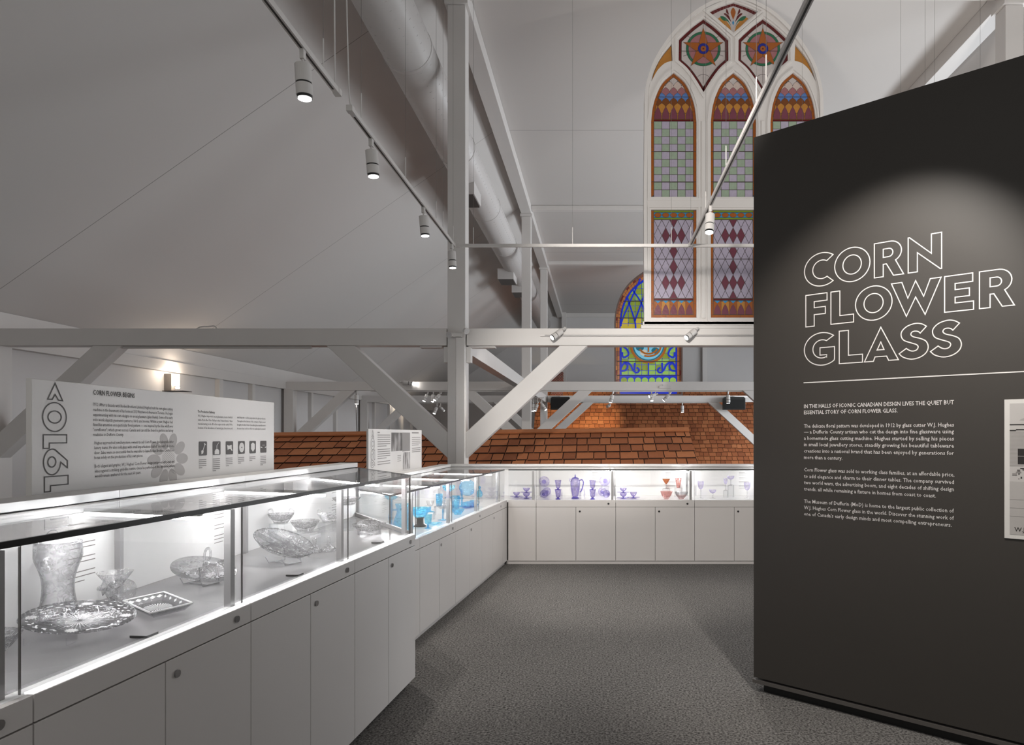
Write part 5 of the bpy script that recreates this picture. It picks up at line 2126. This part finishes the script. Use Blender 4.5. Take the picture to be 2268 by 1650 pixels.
def riser(label, base, w, d, h, rot=0.0, group='clear risers in the tall cabinets'):
    b = base
    ca, sa = math.cos(rot), math.sin(rot)
    T = lambda x, y, z: Vector((b.x + x * ca - y * sa, b.y + x * sa + y * ca, b.z + z))
    o = thing('acrylic_riser', label, 'display riser', tuple(b), group)
    MB().prism([T(-w / 2, -d / 2, h - .004), T(w / 2, -d / 2, h - .004), T(w / 2, d / 2, h - .004), T(-w / 2, d / 2, h - .004)], (0, 0, .004)).build('top', ACRYL, o)
    for (x0, y0, x1, y1) in ((-w / 2, -d / 2, w / 2, -d / 2 + .003), (-w / 2, -d / 2 + .003, -w / 2 + .003, d / 2), (w / 2 - .003, -d / 2 + .003, w / 2, d / 2)):
        MB().prism([T(x0, y0, 0.0), T(x1, y0, 0.0), T(x1, y1, 0.0), T(x0, y1, 0.0)], (0, 0, h - .0042)).build('side', ACRYL, o)
    return Vector((b.x, b.y, b.z + h + .0002))


def tilt_matrix(center, ax, ang):
    return Matrix.Translation(center) @ Matrix.Rotation(ang, 4, ax)


GC = 'clear cut crystal in the tall cabinets'
# hourglass vase
v0 = on(129, 1375, ZS1)
pv = smooth_prof([(.0, .0), (.056, .0), (.0565, .004), (.052, .035), (.0445, .075), (.042, .105), (.0445, .140), (.053, .172), (.0625, .200), (.0635, .220), (.0622, .253)], 4)
vz = ware('vase', 'tall hourglass cut-crystal vase behind the large round platter', 'vase', v0,
          [('body', walled(pv, .003), crystal_mat('vase_crystal', (.97, .97, .975), (.56, .56, .57), .34, 38))], GC, n=48)
MB().tube([(.0612 * math.cos(a), .0612 * math.sin(a), .2535) for a in [2 * PI * k / 40 for k in range(40)]], .0014, 6, closed=True).build('rim', CLEARP, vz, local=True, smooth=True)

# large round platter with a rayed star
p0 = on(175, 1402, ZS1)
pt_ = thing('platter', 'large round cut-glass platter with a rayed star, lying in front of the hourglass vase', 'platter', tuple(p0), GC)
TM = Matrix.Translation((0, 0, .030)) @ Matrix.Rotation(math.radians(8), 4, 'Y') @ Matrix.Rotation(math.radians(3), 4, 'X')
R1 = .142
MB().lathe([(0, .004), (.082, .004), (.088, .006), (.100, .013), (R1, .020), (R1, .023), (.100, .016), (.088, .009), (0, .007)], 56, TM).build('plate', CLEARP, pt_, smooth=True, local=True)
CUT = mat('frosted_cut', (226, 226, 226), .5, var=.03, scale=60)
mb = MB()
for k in range(36):
    a = 2 * PI * k / 36
    r0, r1 = .006, .078 if k % 2 else .070
    w = .0024
    ca, sa = math.cos(a), math.sin(a)
    mb.add([TM @ Vector((r0 * ca, r0 * sa, .0078)), TM @ Vector((r1 * .6 * ca - w * sa, r1 * .6 * sa + w * ca, .0078)), TM @ Vector((r1 * ca, r1 * sa, .0078)), TM @ Vector((r1 * .6 * ca + w * sa, r1 * .6 * sa - w * ca, .0078))], [[0, 1, 2, 3]])
mb.build('rayed_star', CUT, pt_, local=True, fix=False)


def petal(mb, cx, cy, ang, l, w, z, M):
    pts = []
    for j in range(10):
        b = 2 * PI * j / 10
        u, v = l / 2 * (1 + math.cos(b)), w * math.sin(b)
        pts.append(M @ Vector((cx + u * math.cos(ang) - v * math.sin(ang), cy + u * math.sin(ang) + v * math.cos(ang), z)))
    mb.poly(pts)


def flower_cuts(mb, M, r, z, rp, count, size):
    for k in range(count):
        a = 2 * PI * k / count + .5
        cx, cy = r * math.cos(a), r * math.sin(a)
        for j in range(12):
            petal(mb, cx, cy, 2 * PI * j / 12, size, size * .16, z(math.hypot(cx, cy)), M)
        for j in range(1, 6):
            for s2 in (-1, 1):
                aa = a + s2 * (.16 + j * .11)
                rr = r + (.010 if j % 2 else -.008)
                petal(mb, rr * math.cos(aa), rr * math.sin(aa), aa + s2 * PI / 2 + .5 * s2 * (1 if j % 2 else -1), size * .75, size * .17, z(rr), M)


mb = MB()
flower_cuts(mb, TM, .116, lambda r: .0205 + (r - .116) * .17, .02, 4, .017)
mb.build('flower_cutting', CUT, pt_, local=True, fix=False)
mb = MB()
for k in range(40):
    a = 2 * PI * k / 40
    mb.tube([TM @ Vector((R1 * math.cos(a - .05), R1 * math.sin(a - .05), .0215)), TM @ Vector((R1 * math.cos(a + .05), R1 * math.sin(a + .05), .0215))], .0022, 5)
mb.build('notched_rim', CLEAR, pt_, local=True)
MB().tube([(-.06, -.09, .0005), (-.06, -.125, .0005), (-.06, -.125, .022)], .0015, 6).tube([(.06, -.09, .0005), (.06, -.125, .0005), (.06, -.125, .022)], .0015, 6).build('wire_foot', ACRYL, pt_, local=True)

# goblets
goblet('upright wide crystal goblet beside the hourglass vase', on(255, 1346, ZS1), .124, .054, CLEAR, CLEARP, GC, bowl=.50, foot=.043, shape='cone')
gl_ = on(213, 1330, ZS1)
gl_ = Vector((gl_.x, gl_.y, ZS1 + .0435))
goblet('crystal goblet lying on its side behind the upright goblet', gl_, .165, .042, CLEAR, CLEAR, GC, bowl=.50, foot=.037, shape='cup',
       M=Matrix.Rotation(math.radians(-24), 4, 'Z') @ Matrix.Rotation(math.radians(88), 4, 'Y'))
# rectangular dish with a rayed base
ds = on(350, 1351, ZS1)
dr = thing('square_dish', 'rectangular cut-glass dish with a rayed base', 'dish', tuple(ds), GC)
RM = Matrix.Rotation(math.radians(-39), 4, 'Z') @ Matrix.Rotation(math.radians(4), 4, 'X')
hx, hy = .128, .062
lo = [(-hx * .80, -hy * .74, .004), (hx * .80, -hy * .74, .004), (hx * .80, hy * .74, .004), (-hx * .80, hy * .74, .004)]
hi = [(-hx, -hy, .026), (hx, -hy, .026), (hx, hy, .026), (-hx, hy, .026)]
V = [RM @ Vector(p) for p in lo + hi]
MB().add(V, [[0, 1, 2, 3], [0, 1, 5, 4], [1, 2, 6, 5], [2, 3, 7, 6], [3, 0, 4, 7]]).add([v + Vector((0, 0, .004)) for v in V], [[0, 1, 2, 3], [0, 1, 5, 4], [1, 2, 6, 5], [2, 3, 7, 6], [3, 0, 4, 7]]).build('tray', CLEARP, dr, local=True, fix=False)
mb = MB()
for a, b in ((4, 5), (5, 6), (6, 7), (7, 4)):
    mb.tube([V[a] + Vector((0, 0, .002)), V[b] + Vector((0, 0, .002))], .0032, 6)
    for k in range(5):
        t = (k + .5) / 5
        c0 = V[a].lerp(V[b], t).lerp(V[a - 4].lerp(V[b - 4], t), .5)
        dd = (V[b] - V[a]).normalized()
        up_ = ((V[a].lerp(V[b], t)) - (V[a - 4].lerp(V[b - 4], t))).normalized()
        mb.poly([c0 + Vector((0, 0, .0052)) + dd * .010, c0 + Vector((0, 0, .0052)) + up_ * .007, c0 + Vector((0, 0, .0052)) - dd * .010, c0 + Vector((0, 0, .0052)) - up_ * .007])
mb.build('cut_border', CUT, dr, local=True, fix=False)
mb = MB()
for k in range(30):
    a = 2 * PI * k / 30
    w = .08
    r = .040
    mb.poly([RM @ Vector((0, 0, .0088)), RM @ Vector((r * 1.5 * math.cos(a - w), r * math.sin(a - w), .0088)), RM @ Vector((r * 1.5 * math.cos(a + w * .2), r * math.sin(a + w * .2), .0088))])
mb.build('rayed_star', CUT, dr, local=True, fix=False)

# tilted tray with a centre handle, on a wire stand


def wire_stand(label, c, w, h, yaw, group):
    o = thing('wire_stand', label, 'plate stand', tuple(c), group)
    mt = mat('clear_wire', (206, 206, 208), .15, metal=.3, var=.02)
    RZ = Matrix.Rotation(yaw, 4, 'Z')
    mb = MB()
    for s2 in (-1, 1):
        mb.tube([RZ @ Vector(p) for p in ((s2 * w, h * .5, .002), (s2 * w, -h * .55, .002), (s2 * w, -h * .75, .030))], .0018, 6)
        mb.tube([RZ @ Vector(p) for p in ((s2 * w, h * .5, .002), (s2 * w * .8, h * .35, h * .8))], .0018, 6)
    mb.tube([RZ @ Vector(p) for p in ((-w, -h * .2, .002), (w, -h * .2, .002))], .0018, 6)
    mb.build('wires', mt, o, local=True)
    return o


GST = 'clear wire stands under tilted glass'
hp = on(447, 1292, ZS1)
hp = Vector((hp.x, hp.y, ZS1))
wire_stand('clear wire stand holding the handled tray', hp, .055, .07, math.radians(-22), GST)
ht = thing('handled_tray', 'round crystal tray with a looped centre handle, tilted on a wire stand', 'tray', tuple(hp), GC)
HM = Matrix.Translation((0, .012, .046)) @ Matrix.Rotation(math.radians(-22), 4, 'Z') @ Matrix.Rotation(math.radians(1), 4, 'X') @ Matrix.Rotation(math.radians(19), 4, 'Y')
MB().lathe([(0, .0), (.05, .0), (.06, .004), (.118, .010), (.118, .0125), (.06, .0065), (0, .0035)], 52, HM).build('plate', CLEARP, ht, smooth=True, local=True)
mb = MB()
flower_cuts(mb, HM, .078, lambda r: .0105 + (r - .078) * .1, .02, 4, .018)
mb.build('flower_cutting', mat('grey_cut', (176, 176, 178), .5, var=.05, scale=60), ht, local=True, fix=False)
mb = MB().lathe([(.024, .003), (.012, .008), (.008, .02), (.009, .034), (.005, .036)], 20, HM)
pts = [HM @ Vector(p) for p in ((0, 0, .03), (.007, 0, .045), (.016, 0, .068), (.012, 0, .092), (0, 0, .100), (-.012, 0, .092), (-.016, 0, .068), (-.007, 0, .045), (0, 0, .03))]
mb.tube(spline3(pts, 5), .0045, 8)
mb.build('handle', CLEAR, ht, smooth=True, local=True)

# divided relish dish on a wire stand
rp_ = on(632, 1246, ZS1)
wire_stand('clear wire stand holding the oval relish dish', rp_, .06, .08, math.radians(-30), GST)
rd = thing('relish_dish', 'large oval relish dish in sections, tilted on a wire stand', 'dish', tuple(rp_), GC)
DM = Matrix.Translation((-.02, .02, .070)) @ Matrix.Rotation(math.radians(-18), 4, 'Z') @ Matrix.Rotation(math.radians(3), 4, 'X') @ Matrix.Rotation(math.radians(22), 4, 'Y') @ Matrix.Diagonal((1, .82, 1, 1))
MB().lathe([(0, .0), (.10, .0), (.118, .006), (.140, .026), (.146, .027), (.124, .004), (.10, -.004), (0, -.004)], 52, DM).build('dish', CLEAR, rd, smooth=True, local=True)
mb = MB()
for (a, b) in (((-.13, .035, .012), (.13, .035, .012)), ((-.13, -.035, .012), (.13, -.035, .012)), ((-.04, -.12, .012), (-.04, -.035, .012)), ((.04, .035, .012), (.04, .12, .012)), ((0, -.035, .012), (0, .035, .012))):
    mb.bar(DM @ Vector(a), DM @ Vector(b), .005, .020, (0, 0, 1))
mb.build('divider', CLEARP, rd, local=True)
mb = MB()
DK = mat('dark_refraction_cut', (120, 120, 122), .3, var=.1)
for k in range(26):
    a0, a1 = 2 * PI * (k + .12) / 26, 2 * PI * (k + .86) / 26
    mb.tube([DM @ Vector((.145 * math.cos(a), .145 * math.sin(a), .027)) for a in (a0, (a0 + a1) / 2, a1)], .0028, 5)
mb.build('scalloped_rim', DK, rd, local=True)

# bowls on clear risers
for (px, py, w, h, r, bh, rip, lab, lab2) in (
        (622, 1206, .085, .118, .068, .050, (6, .04), 'flared crystal bowl on the first clear riser behind the relish dish', 'clear riser under the flared bowl behind the relish dish'),
        (676, 1222, .11, .108, .070, .052, (8, .05), 'shallow cut bowl on the middle clear riser', 'clear riser in the middle of the row of three'),
        (728, 1201, .085, .115, .060, .045, (6, .05), 'handled cut bowl on the third clear riser', 'clear riser under the handled cut bowl')):
    b0 = on(px, py, ZS1)
    t0 = riser(lab2, b0, w, w, h, math.radians(-5))
    o = bowl_(lab, t0, bh, r, CLEAR, .55, GC, rip)
    if 'handled' in lab or 'first' in lab:
        mb = MB()
        for s2 in (-1, 1):
            mb.tube(spline3([(s2 * r * .9, 0, bh * .75), (s2 * r * 1.05, 0, bh * 1.25), (s2 * r * .75, 0, bh * 1.5), (s2 * r * .6, 0, bh * 1.1)], 5), .0035, 7)
        mb.build('handle', CLEAR, o, smooth=True, local=True)
b0 = Vector((-1.62, 4.36, ZS1))
t0 = riser('tallest clear riser, beside the slanted glass end', b0, .09, .09, .150, math.radians(-5))
bowl_('wide shallow crystal dish on the tallest riser', t0, .042, .088, CLEAR, .6, GC, None)
for (px, py, lab) in ((697, 1224, 'left one of two small stoppered crystal bottles on the shelf'), (728, 1221, 'right one of two small stoppered crystal bottles on the shelf')):
    ware('perfume_bottle', lab, 'bottle', on(px, py, ZS1),
         [('body', smooth_prof([(0, 0), (.030, 0), (.036, .006), (.033, .016), (.020, .028), (.010, .038), (.009, .044), (.013, .047)], 3), CLEAR),
          ('stopper', smooth_prof([(.006, .046), (.010, .054), (.011, .064), (.006, .072), (.0, .076)], 3), CLEAR)], GC)
bb = on(818, 1182, ZS1)
o = bowl_('deep cut-crystal bowl with a glass insert in the end cabinet', bb, .062, .098, CLEAR, .66, GC, None)
MB().lathe(smooth_prof([(.08, .050), (.066, .066), (.05, .078), (.025, .086), (0, .088)], 3), 28, None, ripple=(10, .06)).build('insert', CLEAR, o, smooth=True, local=True)
MB().lathe([(.064, .0), (.070, -.0)], 28).build('foot_ring', CLEARP, o, local=True)
bowl_('fluted crystal bowl cut off by the left edge of the photo', on(-34, 1452, ZS1), .055, .078, CLEAR, .5, GC, (18, .03))


def plate_card(label, p, w, zs, group):
    o = thing('number_plate', label, 'number plate', (p.x, p.y, zs), group)
    ang = math.atan(.0767)
    RZ = Matrix.Rotation(-ang, 4, 'Z')
    q = [RZ @ Vector(v) for v in ((-.03, -w / 2, .0003), (.022, -w / 2, .0003), (.022, w / 2, .0003), (-.03, w / 2, .0003))]
    m = MB()
    m.prism(q, (0, 0, .006))
    m.build('plate', SHELF, o, local=True)
    e = MB()
    for a, b in ((0, 1), (1, 2)):
        e.bar(q[a] * 1.01 + Vector((0, 0, .003)), q[b] * 1.01 + Vector((0, 0, .003)), .002, .0066)
    e.build('edge', BLACK, o, local=True)


for px, py, lab in ((322, 1408, 'dark-edged number plate in front of the round platter'), (655, 1274, 'dark-edged number plate in front of the relish dish'), (838, 1202, 'dark-edged number plate in front of the deep bowl')):
    p = on(px, py, ZS1)
    plate_card(lab, p, .045, ZS1, 'number plates on the shelves')

# turquoise glass in the low left-hand cabinets
GBL = 'turquoise glass in the low left-hand cabinets'


def put2(px, Y_, zs=ZS2):
    return Vector(((px - CX) / F * Y_, Y_, zs))


jp = put2(893, 5.12)
jg = ware('jug', 'tall turquoise cut-glass jug seen through the slanted glass end', 'jug', jp,
          [('body', walled(smooth_prof([(0, 0), (.055, 0), (.072, .03), (.076, .07), (.066, .12), (.050, .165), (.047, .19), (.060, .235)], 4), .004), BLUE)], GBL)
MB().tube(spline3([(-.046, 0, .19), (-.085, 0, .185), (-.105, 0, .14), (-.095, 0, .09), (-.072, 0, .06)], 5), .007, 8).build('handle', BLUED, jg, smooth=True, local=True)
goblet('tall turquoise comport behind the turquoise jug', put2(867, 5.33), .285, .052, BLUE, BLUED, GBL, bowl=.15, foot=.05, shape='coupe', cat='comport', name='comport')
st_ = put2(930, 5.60)
sb = thing('black_stand', 'black display stand under the turquoise tray', 'display stand', tuple(st_))
MB().lathe([(0, 0), (.05, 0), (.05, .006), (.03, .02), (.028, .06), (.036, .075), (0, .078)], 24).build('pedestal', BLACK, sb, smooth=True, local=True)
bowl_('wide turquoise tray on the black stand', st_ + Vector((0, 0, .079)), .075, .090, BLUE, .5, GBL, None, cat='tray', name='tray')
goblet('short turquoise goblet with a tapered cup at the front of the shelf', put2(948, 5.48), .115, .033, BLUE, BLUED, GBL, bowl=.72, foot=.026, shape='flute')
rs = riser('clear riser behind the short turquoise goblet', put2(953, 6.05), .07, .07, .07, 0, 'clear risers in the low cabinets')
goblet('clear coupe on a turquoise stem', rs, .10, .034, CLEARP, BLUED, GBL, bowl=.55, foot=.035, shape='coupe')
rs = riser('clear riser under the turquoise tumbler', put2(973, 6.4), .08, .08, .085, 0, 'clear risers in the low cabinets')
ware('tumbler', 'straight turquoise tumbler on a clear riser', 'tumbler', rs, [('glass', walled([(0, 0), (.026, 0), (.029, .03), (.033, .115)], .003), BLUE)], GBL)
goblet('turquoise footed comport with a clear bowl in the middle of the shelf', put2(981, 6.02), .15, .050, CLEAR, BLUED, GBL, bowl=.36, foot=.045, shape='cup', cat='comport', name='comport')
ds2 = put2(963, 5.75)
ware('saucer', 'flat turquoise dish lying on the white shelf', 'dish', ds2, [('dish', [(0, .002), (.04, .002), (.06, .008), (.06, .011), (.04, .005), (0, .005)], BLUE)], GBL)
rs = riser('tall clear riser under the high turquoise comport', put2(994, 6.60), .09, .09, .145, 0, 'clear risers in the low cabinets')
goblet('high turquoise comport on a tall clear riser', rs, .120, .062, BLUE, BLUED, GBL, bowl=.5, foot=.04, shape='coupe', cat='comport', name='comport')
ware('tumbler', 'broad turquoise tumbler left of the big upright plate', 'tumbler', put2(1009, 6.98) + Vector((0, 0, .0)), [('glass', walled([(0, 0), (.038, 0), (.042, .05), (.048, .13)], .004), BLUE)], GBL)
bowl_('low turquoise bowl in front of the broad tumbler', put2(1014, 6.45), .05, .062, BLUE, .5, GBL, (8, .04))
pl = put2(1035, 7.55)
pl.z = ZS2 + .003
PM = Matrix.Translation((0, 0, .165)) @ Matrix.Rotation(math.radians(78), 4, 'X') @ Matrix.Rotation(math.radians(18), 4, 'Y')
rs = riser('clear riser under the big upright plate', put2(1035, 7.55), .11, .06, .055, 0, 'clear risers in the low cabinets')
ware('plate', 'big round turquoise plate standing upright', 'plate', pl, [('plate', [(0, 0), (.06, 0), (.07, .006), (.092, .012), (.092, .015), (.07, .009), (0, .003)], crystal_mat('plate_turquoise', (.50, .80, .93), (.10, .50, .85), .6, 120, (.30, .66, .86)))], GBL, PM)
ware('candlestick', 'slim turquoise candlestick in front of the upright plate', 'candlestick', put2(1023, 7.15),
     [('base', [(.04, 0), (.04, .004), (.012, .015)], BLUED), ('shaft', smooth_prof([(.010, .014), (.016, .04), (.008, .06), (.017, .085), (.008, .11), (.015, .135), (.010, .15), (.018, .17)], 3), BLUED)], GBL)
for k, (px, Y_, lab) in enumerate(((1034, 7.02, 'turquoise cup nearest the big upright plate'), (1042, 7.10, 'turquoise cup right of the upright plate, second in line'), (1049, 7.22, 'turquoise cup farthest right of the upright plate'))):
    ware('saucer', lab.replace('turquoise cup', 'turquoise saucer under the cup'), 'saucer', put2(px, Y_), [('saucer', [(0, .002), (.030, .002), (.058, .010), (.058, .013), (.03, .005), (0, .005)], BLUED)], GBL)
    cp = ware('cup', lab, 'cup', put2(px, Y_) + Vector((0, 0, .0055)), [('cup', walled(smooth_prof([(0, 0), (.020, 0), (.036, .02), (.042, .055)], 3), .003), BLUE)], GBL)
    MB().tube(spline3([(.038, 0, .045), (.060, 0, .042), (.058, 0, .02), (.036, 0, .016)], 4), .003, 6).build('handle', BLUED, cp, smooth=True, local=True)
rs = riser('clear riser under the turquoise perfume bottle', put2(1062, 7.62), .06, .06, .06, 0, 'clear risers in the low cabinets')
ware('perfume_bottle', 'turquoise perfume bottle alone in the last low cabinet', 'bottle', rs,
     [('body', smooth_prof([(0, 0), (.024, 0), (.034, .02), (.032, .05), (.016, .075), (.010, .085), (.012, .09)], 3), BLUE), ('stopper', smooth_prof([(.006, .09), (.016, .10), (.012, .118), (.0, .126)], 3), BLUED)], GBL)

# lilac, pink and amber glass across the far side
GL3 = 'lilac glass in the far cabinets'


def put3(px, Y_=8.15, z=0.0):
    return Vector(((px - CX) / F * Y_, Y_, ZS3 + z))


def saucer(label, loc, r=.078, m=None, M=None, group=GL3):
    m = m or LILAC
    return ware('saucer', label, 'saucer', loc, [('well', [(0, .001), (r * .42, .001)], LILACD if m is LILAC else m), ('rim', [(r * .42, .001), (r * .6, .006), (r, .011), (r, .0135), (r * .6, .0085), (r * .4, .004), (0, .004)], m)], group, M)


def cup(label, loc, h=.058, r=.042, m=None, M=None, group=GL3, handle=False, hd=1):
    m = m or LILAC
    o = ware('cup', label, 'cup', loc, [('foot', [(0, .001), (.020, .001), (.018, .004), (.006, .008), (.005, .016)], LILACD), ('bowl', walled(smooth_prof([(.004, .015), (.018, .020), (.034, h * .58), (r * 1.05, h)], 3), .0022), m)], group, M)
    if handle:
        pts = spline3([(hd * r * .95, 0, h * .8), (hd * r * 1.5, 0, h * .75), (hd * r * 1.4, 0, h * .35), (hd * r * .8, 0, h * .3)], 4)
        MB().tube([(M or Matrix.Identity(4)) @ p for p in pts], .003, 6).build('handle', m, o, smooth=True, local=True)
    return o


def stack(px, Y_, who, two=True):
    saucer('lilac saucer at the foot of %s' % who, put3(px, Y_))
    cup('lower lilac cup of %s' % who, put3(px, Y_, .0045))
    if two:
        saucer('upper lilac saucer of %s' % who, put3(px, Y_, .0645))
        cup('upper lilac cup of %s' % who, put3(px, Y_, .069))


saucer('lilac saucer of the single cup in the corner cabinet', put3(1144, 8.26))
cup('single lilac cup on its saucer in the corner cabinet', put3(1144, 8.26, .0045))
stack(1166, 8.10, 'the tower of two in the corner cabinet')
# upright saucers and cups flanking the coffee pot
UP = lambda z, rx: Matrix.Translation((0, 0, z)) @ Matrix.Rotation(math.radians(rx), 4, 'X')
UPS = lambda z, rx, rz: Matrix.Translation((0, 0, z)) @ Matrix.Rotation(math.radians(rz), 4, 'Z') @ Matrix.Rotation(math.radians(rx), 4, 'X')
rs = riser('clear riser at the left of the coffee pot', put3(1205, 8.30), .09, .07, .125, 0, 'clear risers in the far cabinets')
saucer('lilac saucer propped upright, left of the coffee pot', rs, .066, None, UPS(.062, 70, 20))
cup('lilac cup lying on its side below the upright saucer, left of the coffee pot', put3(1204, 8.12), .06, .046, None, UPS(.05, 82, 10))
saucer('lilac saucer lying tilted at the far left of the coffee pot', put3(1211, 8.34), .06, None, UPS(.055, 60, -20))
rs = riser('clear riser at the right of the coffee pot', put3(1340, 8.30), .09, .07, .135, 0, 'clear risers in the far cabinets')
saucer('lilac saucer propped upright, right of the coffee pot', rs, .068, None, UPS(.062, 72, -12))
cup('lilac cup lying on its side below the upright saucer, right of the coffee pot', put3(1346, 8.12), .06, .044, None, UPS(.05, 82, -16))
saucer('lilac saucer leaning at the far right of the coffee pot', put3(1334, 8.34), .058, None, UPS(.055, 62, 16))


def tumblers(px, who):
    for k in (0, 1):
        ware('tumbler', ('lower', 'upper')[k] + ' footed lilac tumbler ' + who, 'tumbler', put3(px, 8.02, k * .108),
             [('foot', [(0, 0), (.028, 0), (.028, .005), (.014, .010), (.010, .017), (.016, .022)], LILACD), ('glass', walled(smooth_prof([(.012, .021), (.025, .03), (.031, .07), (.039, .118)], 3), .0025), LILAC)], GL3)


tumblers(1236, 'stacked left of the coffee pot')
tumblers(1312.5, 'stacked right of the coffee pot')
pot = ware('coffee_pot', 'tall lilac glass coffee pot with a pointed lid', 'coffee pot', put3(1274, 8.13),
           [('foot', [(0, 0), (.046, 0), (.046, .005), (.034, .012), (.030, .018)], LILACD),
            ('body', walled(smooth_prof([(.030, .017), (.040, .05), (.052, .11), (.058, .17), (.055, .21), (.044, .235)], 4), .003), LILAC)], GL3)
MB().lathe(smooth_prof([(.046, .236), (.034, .246), (.014, .252), (.007, .257), (.009, .266), (.005, .275), (.003, .285), (0, .29)], 3), 28).build('lid', LILACD, pot, smooth=True, local=True)
MB().tube(spline3([(.050, 0, .212), (.080, 0, .222), (.098, 0, .195), (.090, 0, .14), (.070, 0, .085), (.053, 0, .075)], 5), .0065, 8).build('handle', LILACD, pot, smooth=True, local=True)
MB().tube(spline3([(-.05, 0, .20), (-.062, 0, .222), (-.068, 0, .236)], 4), [.014] * 4 + [.010] * 5, 8).build('spout', LILAC, pot, smooth=True, local=True)
stack(1380.5, 8.10, 'the tower of two beside the amber glass')
saucer('lilac saucer of the single cup beside the amber glass', put3(1403, 8.14), .078)
cup('single lilac cup on its saucer beside the amber glass', put3(1403, 8.14, .0045), .07, .042)
GP = 'pink and amber glass in the far cabinets'
rs = riser('clear riser under the amber cocktail glass', put3(1475.5, 8.28), .09, .07, .105, 0, 'clear risers in the far cabinets')
goblet('amber cone-shaped cocktail glass on a clear riser', rs, .118, .049, AMBER, CLEARP, GP, bowl=.55, foot=.034, shape='cone', cat='cocktail glass', name='cocktail_glass')
rs = riser('clear riser under the pink tumbler', put3(1502.5, 8.28), .09, .07, .115, 0, 'clear risers in the far cabinets')
ware('tumbler', 'tall flared pink tumbler on a clear riser', 'tumbler', rs, [('glass', walled([(0, 0), (.022, 0), (.028, .04), (.040, .118)], .003), PINK)], GP)
bowl_('pink bowl below the amber cocktail glass', put3(1476, 8.05), .092, .073, PINK, .35, GP)
bowl_('pale pink flared bowl below the tall pink tumbler', put3(1509, 8.05), .085, .080, CLEARP, .35, GP, None, PINK)
MB().lathe(smooth_prof([(.028, .002), (.05, .026), (.066, .05)], 3), 32).build('tinted_well', PINK, [o for o in bpy.data.objects if o.get('label') == 'pale pink flared bowl below the tall pink tumbler'][0], smooth=True, local=True)


def wine(label, px, h, r, bowl, shape='cup', Y_=8.12, z=0.0):
    o = goblet(label, put3(px, Y_, z), h, r, LILAC, CLEARP, GL3, bowl=bowl, foot=.034, shape=shape, cat='wine glass', name='wine_glass')
    return o


wine('tall lilac wine glass first in the partly hidden far cabinet', 1552, .205, .036, .48)
wine('low lilac coupe beside the tall wine glass', 1578.5, .105, .042, .42, 'coupe')
rs = riser('narrow clear riser under the small lilac cordial glass', put3(1607, 8.22), .05, .05, .085, 0, 'clear risers in the far cabinets')
goblet('small lilac cordial glass on a narrow riser', rs, .150, .023, LILAC, CLEARP, GL3, bowl=.5, foot=.024, cat='wine glass', name='wine_glass')
rs = riser('taller clear riser under the high lilac coupe', put3(1618.5, 8.28), .07, .06, .145, 0, 'clear risers in the far cabinets')
goblet('high lilac coupe on a tall riser', rs, .115, .043, LILAC, CLEARP, GL3, bowl=.40, foot=.03, shape='coupe', cat='wine glass', name='wine_glass')
wine('tall lilac wine glass nearest the charcoal wall', 1655, .195, .038, .52)

# spare prototype bookkeeping: nothing left at the origin
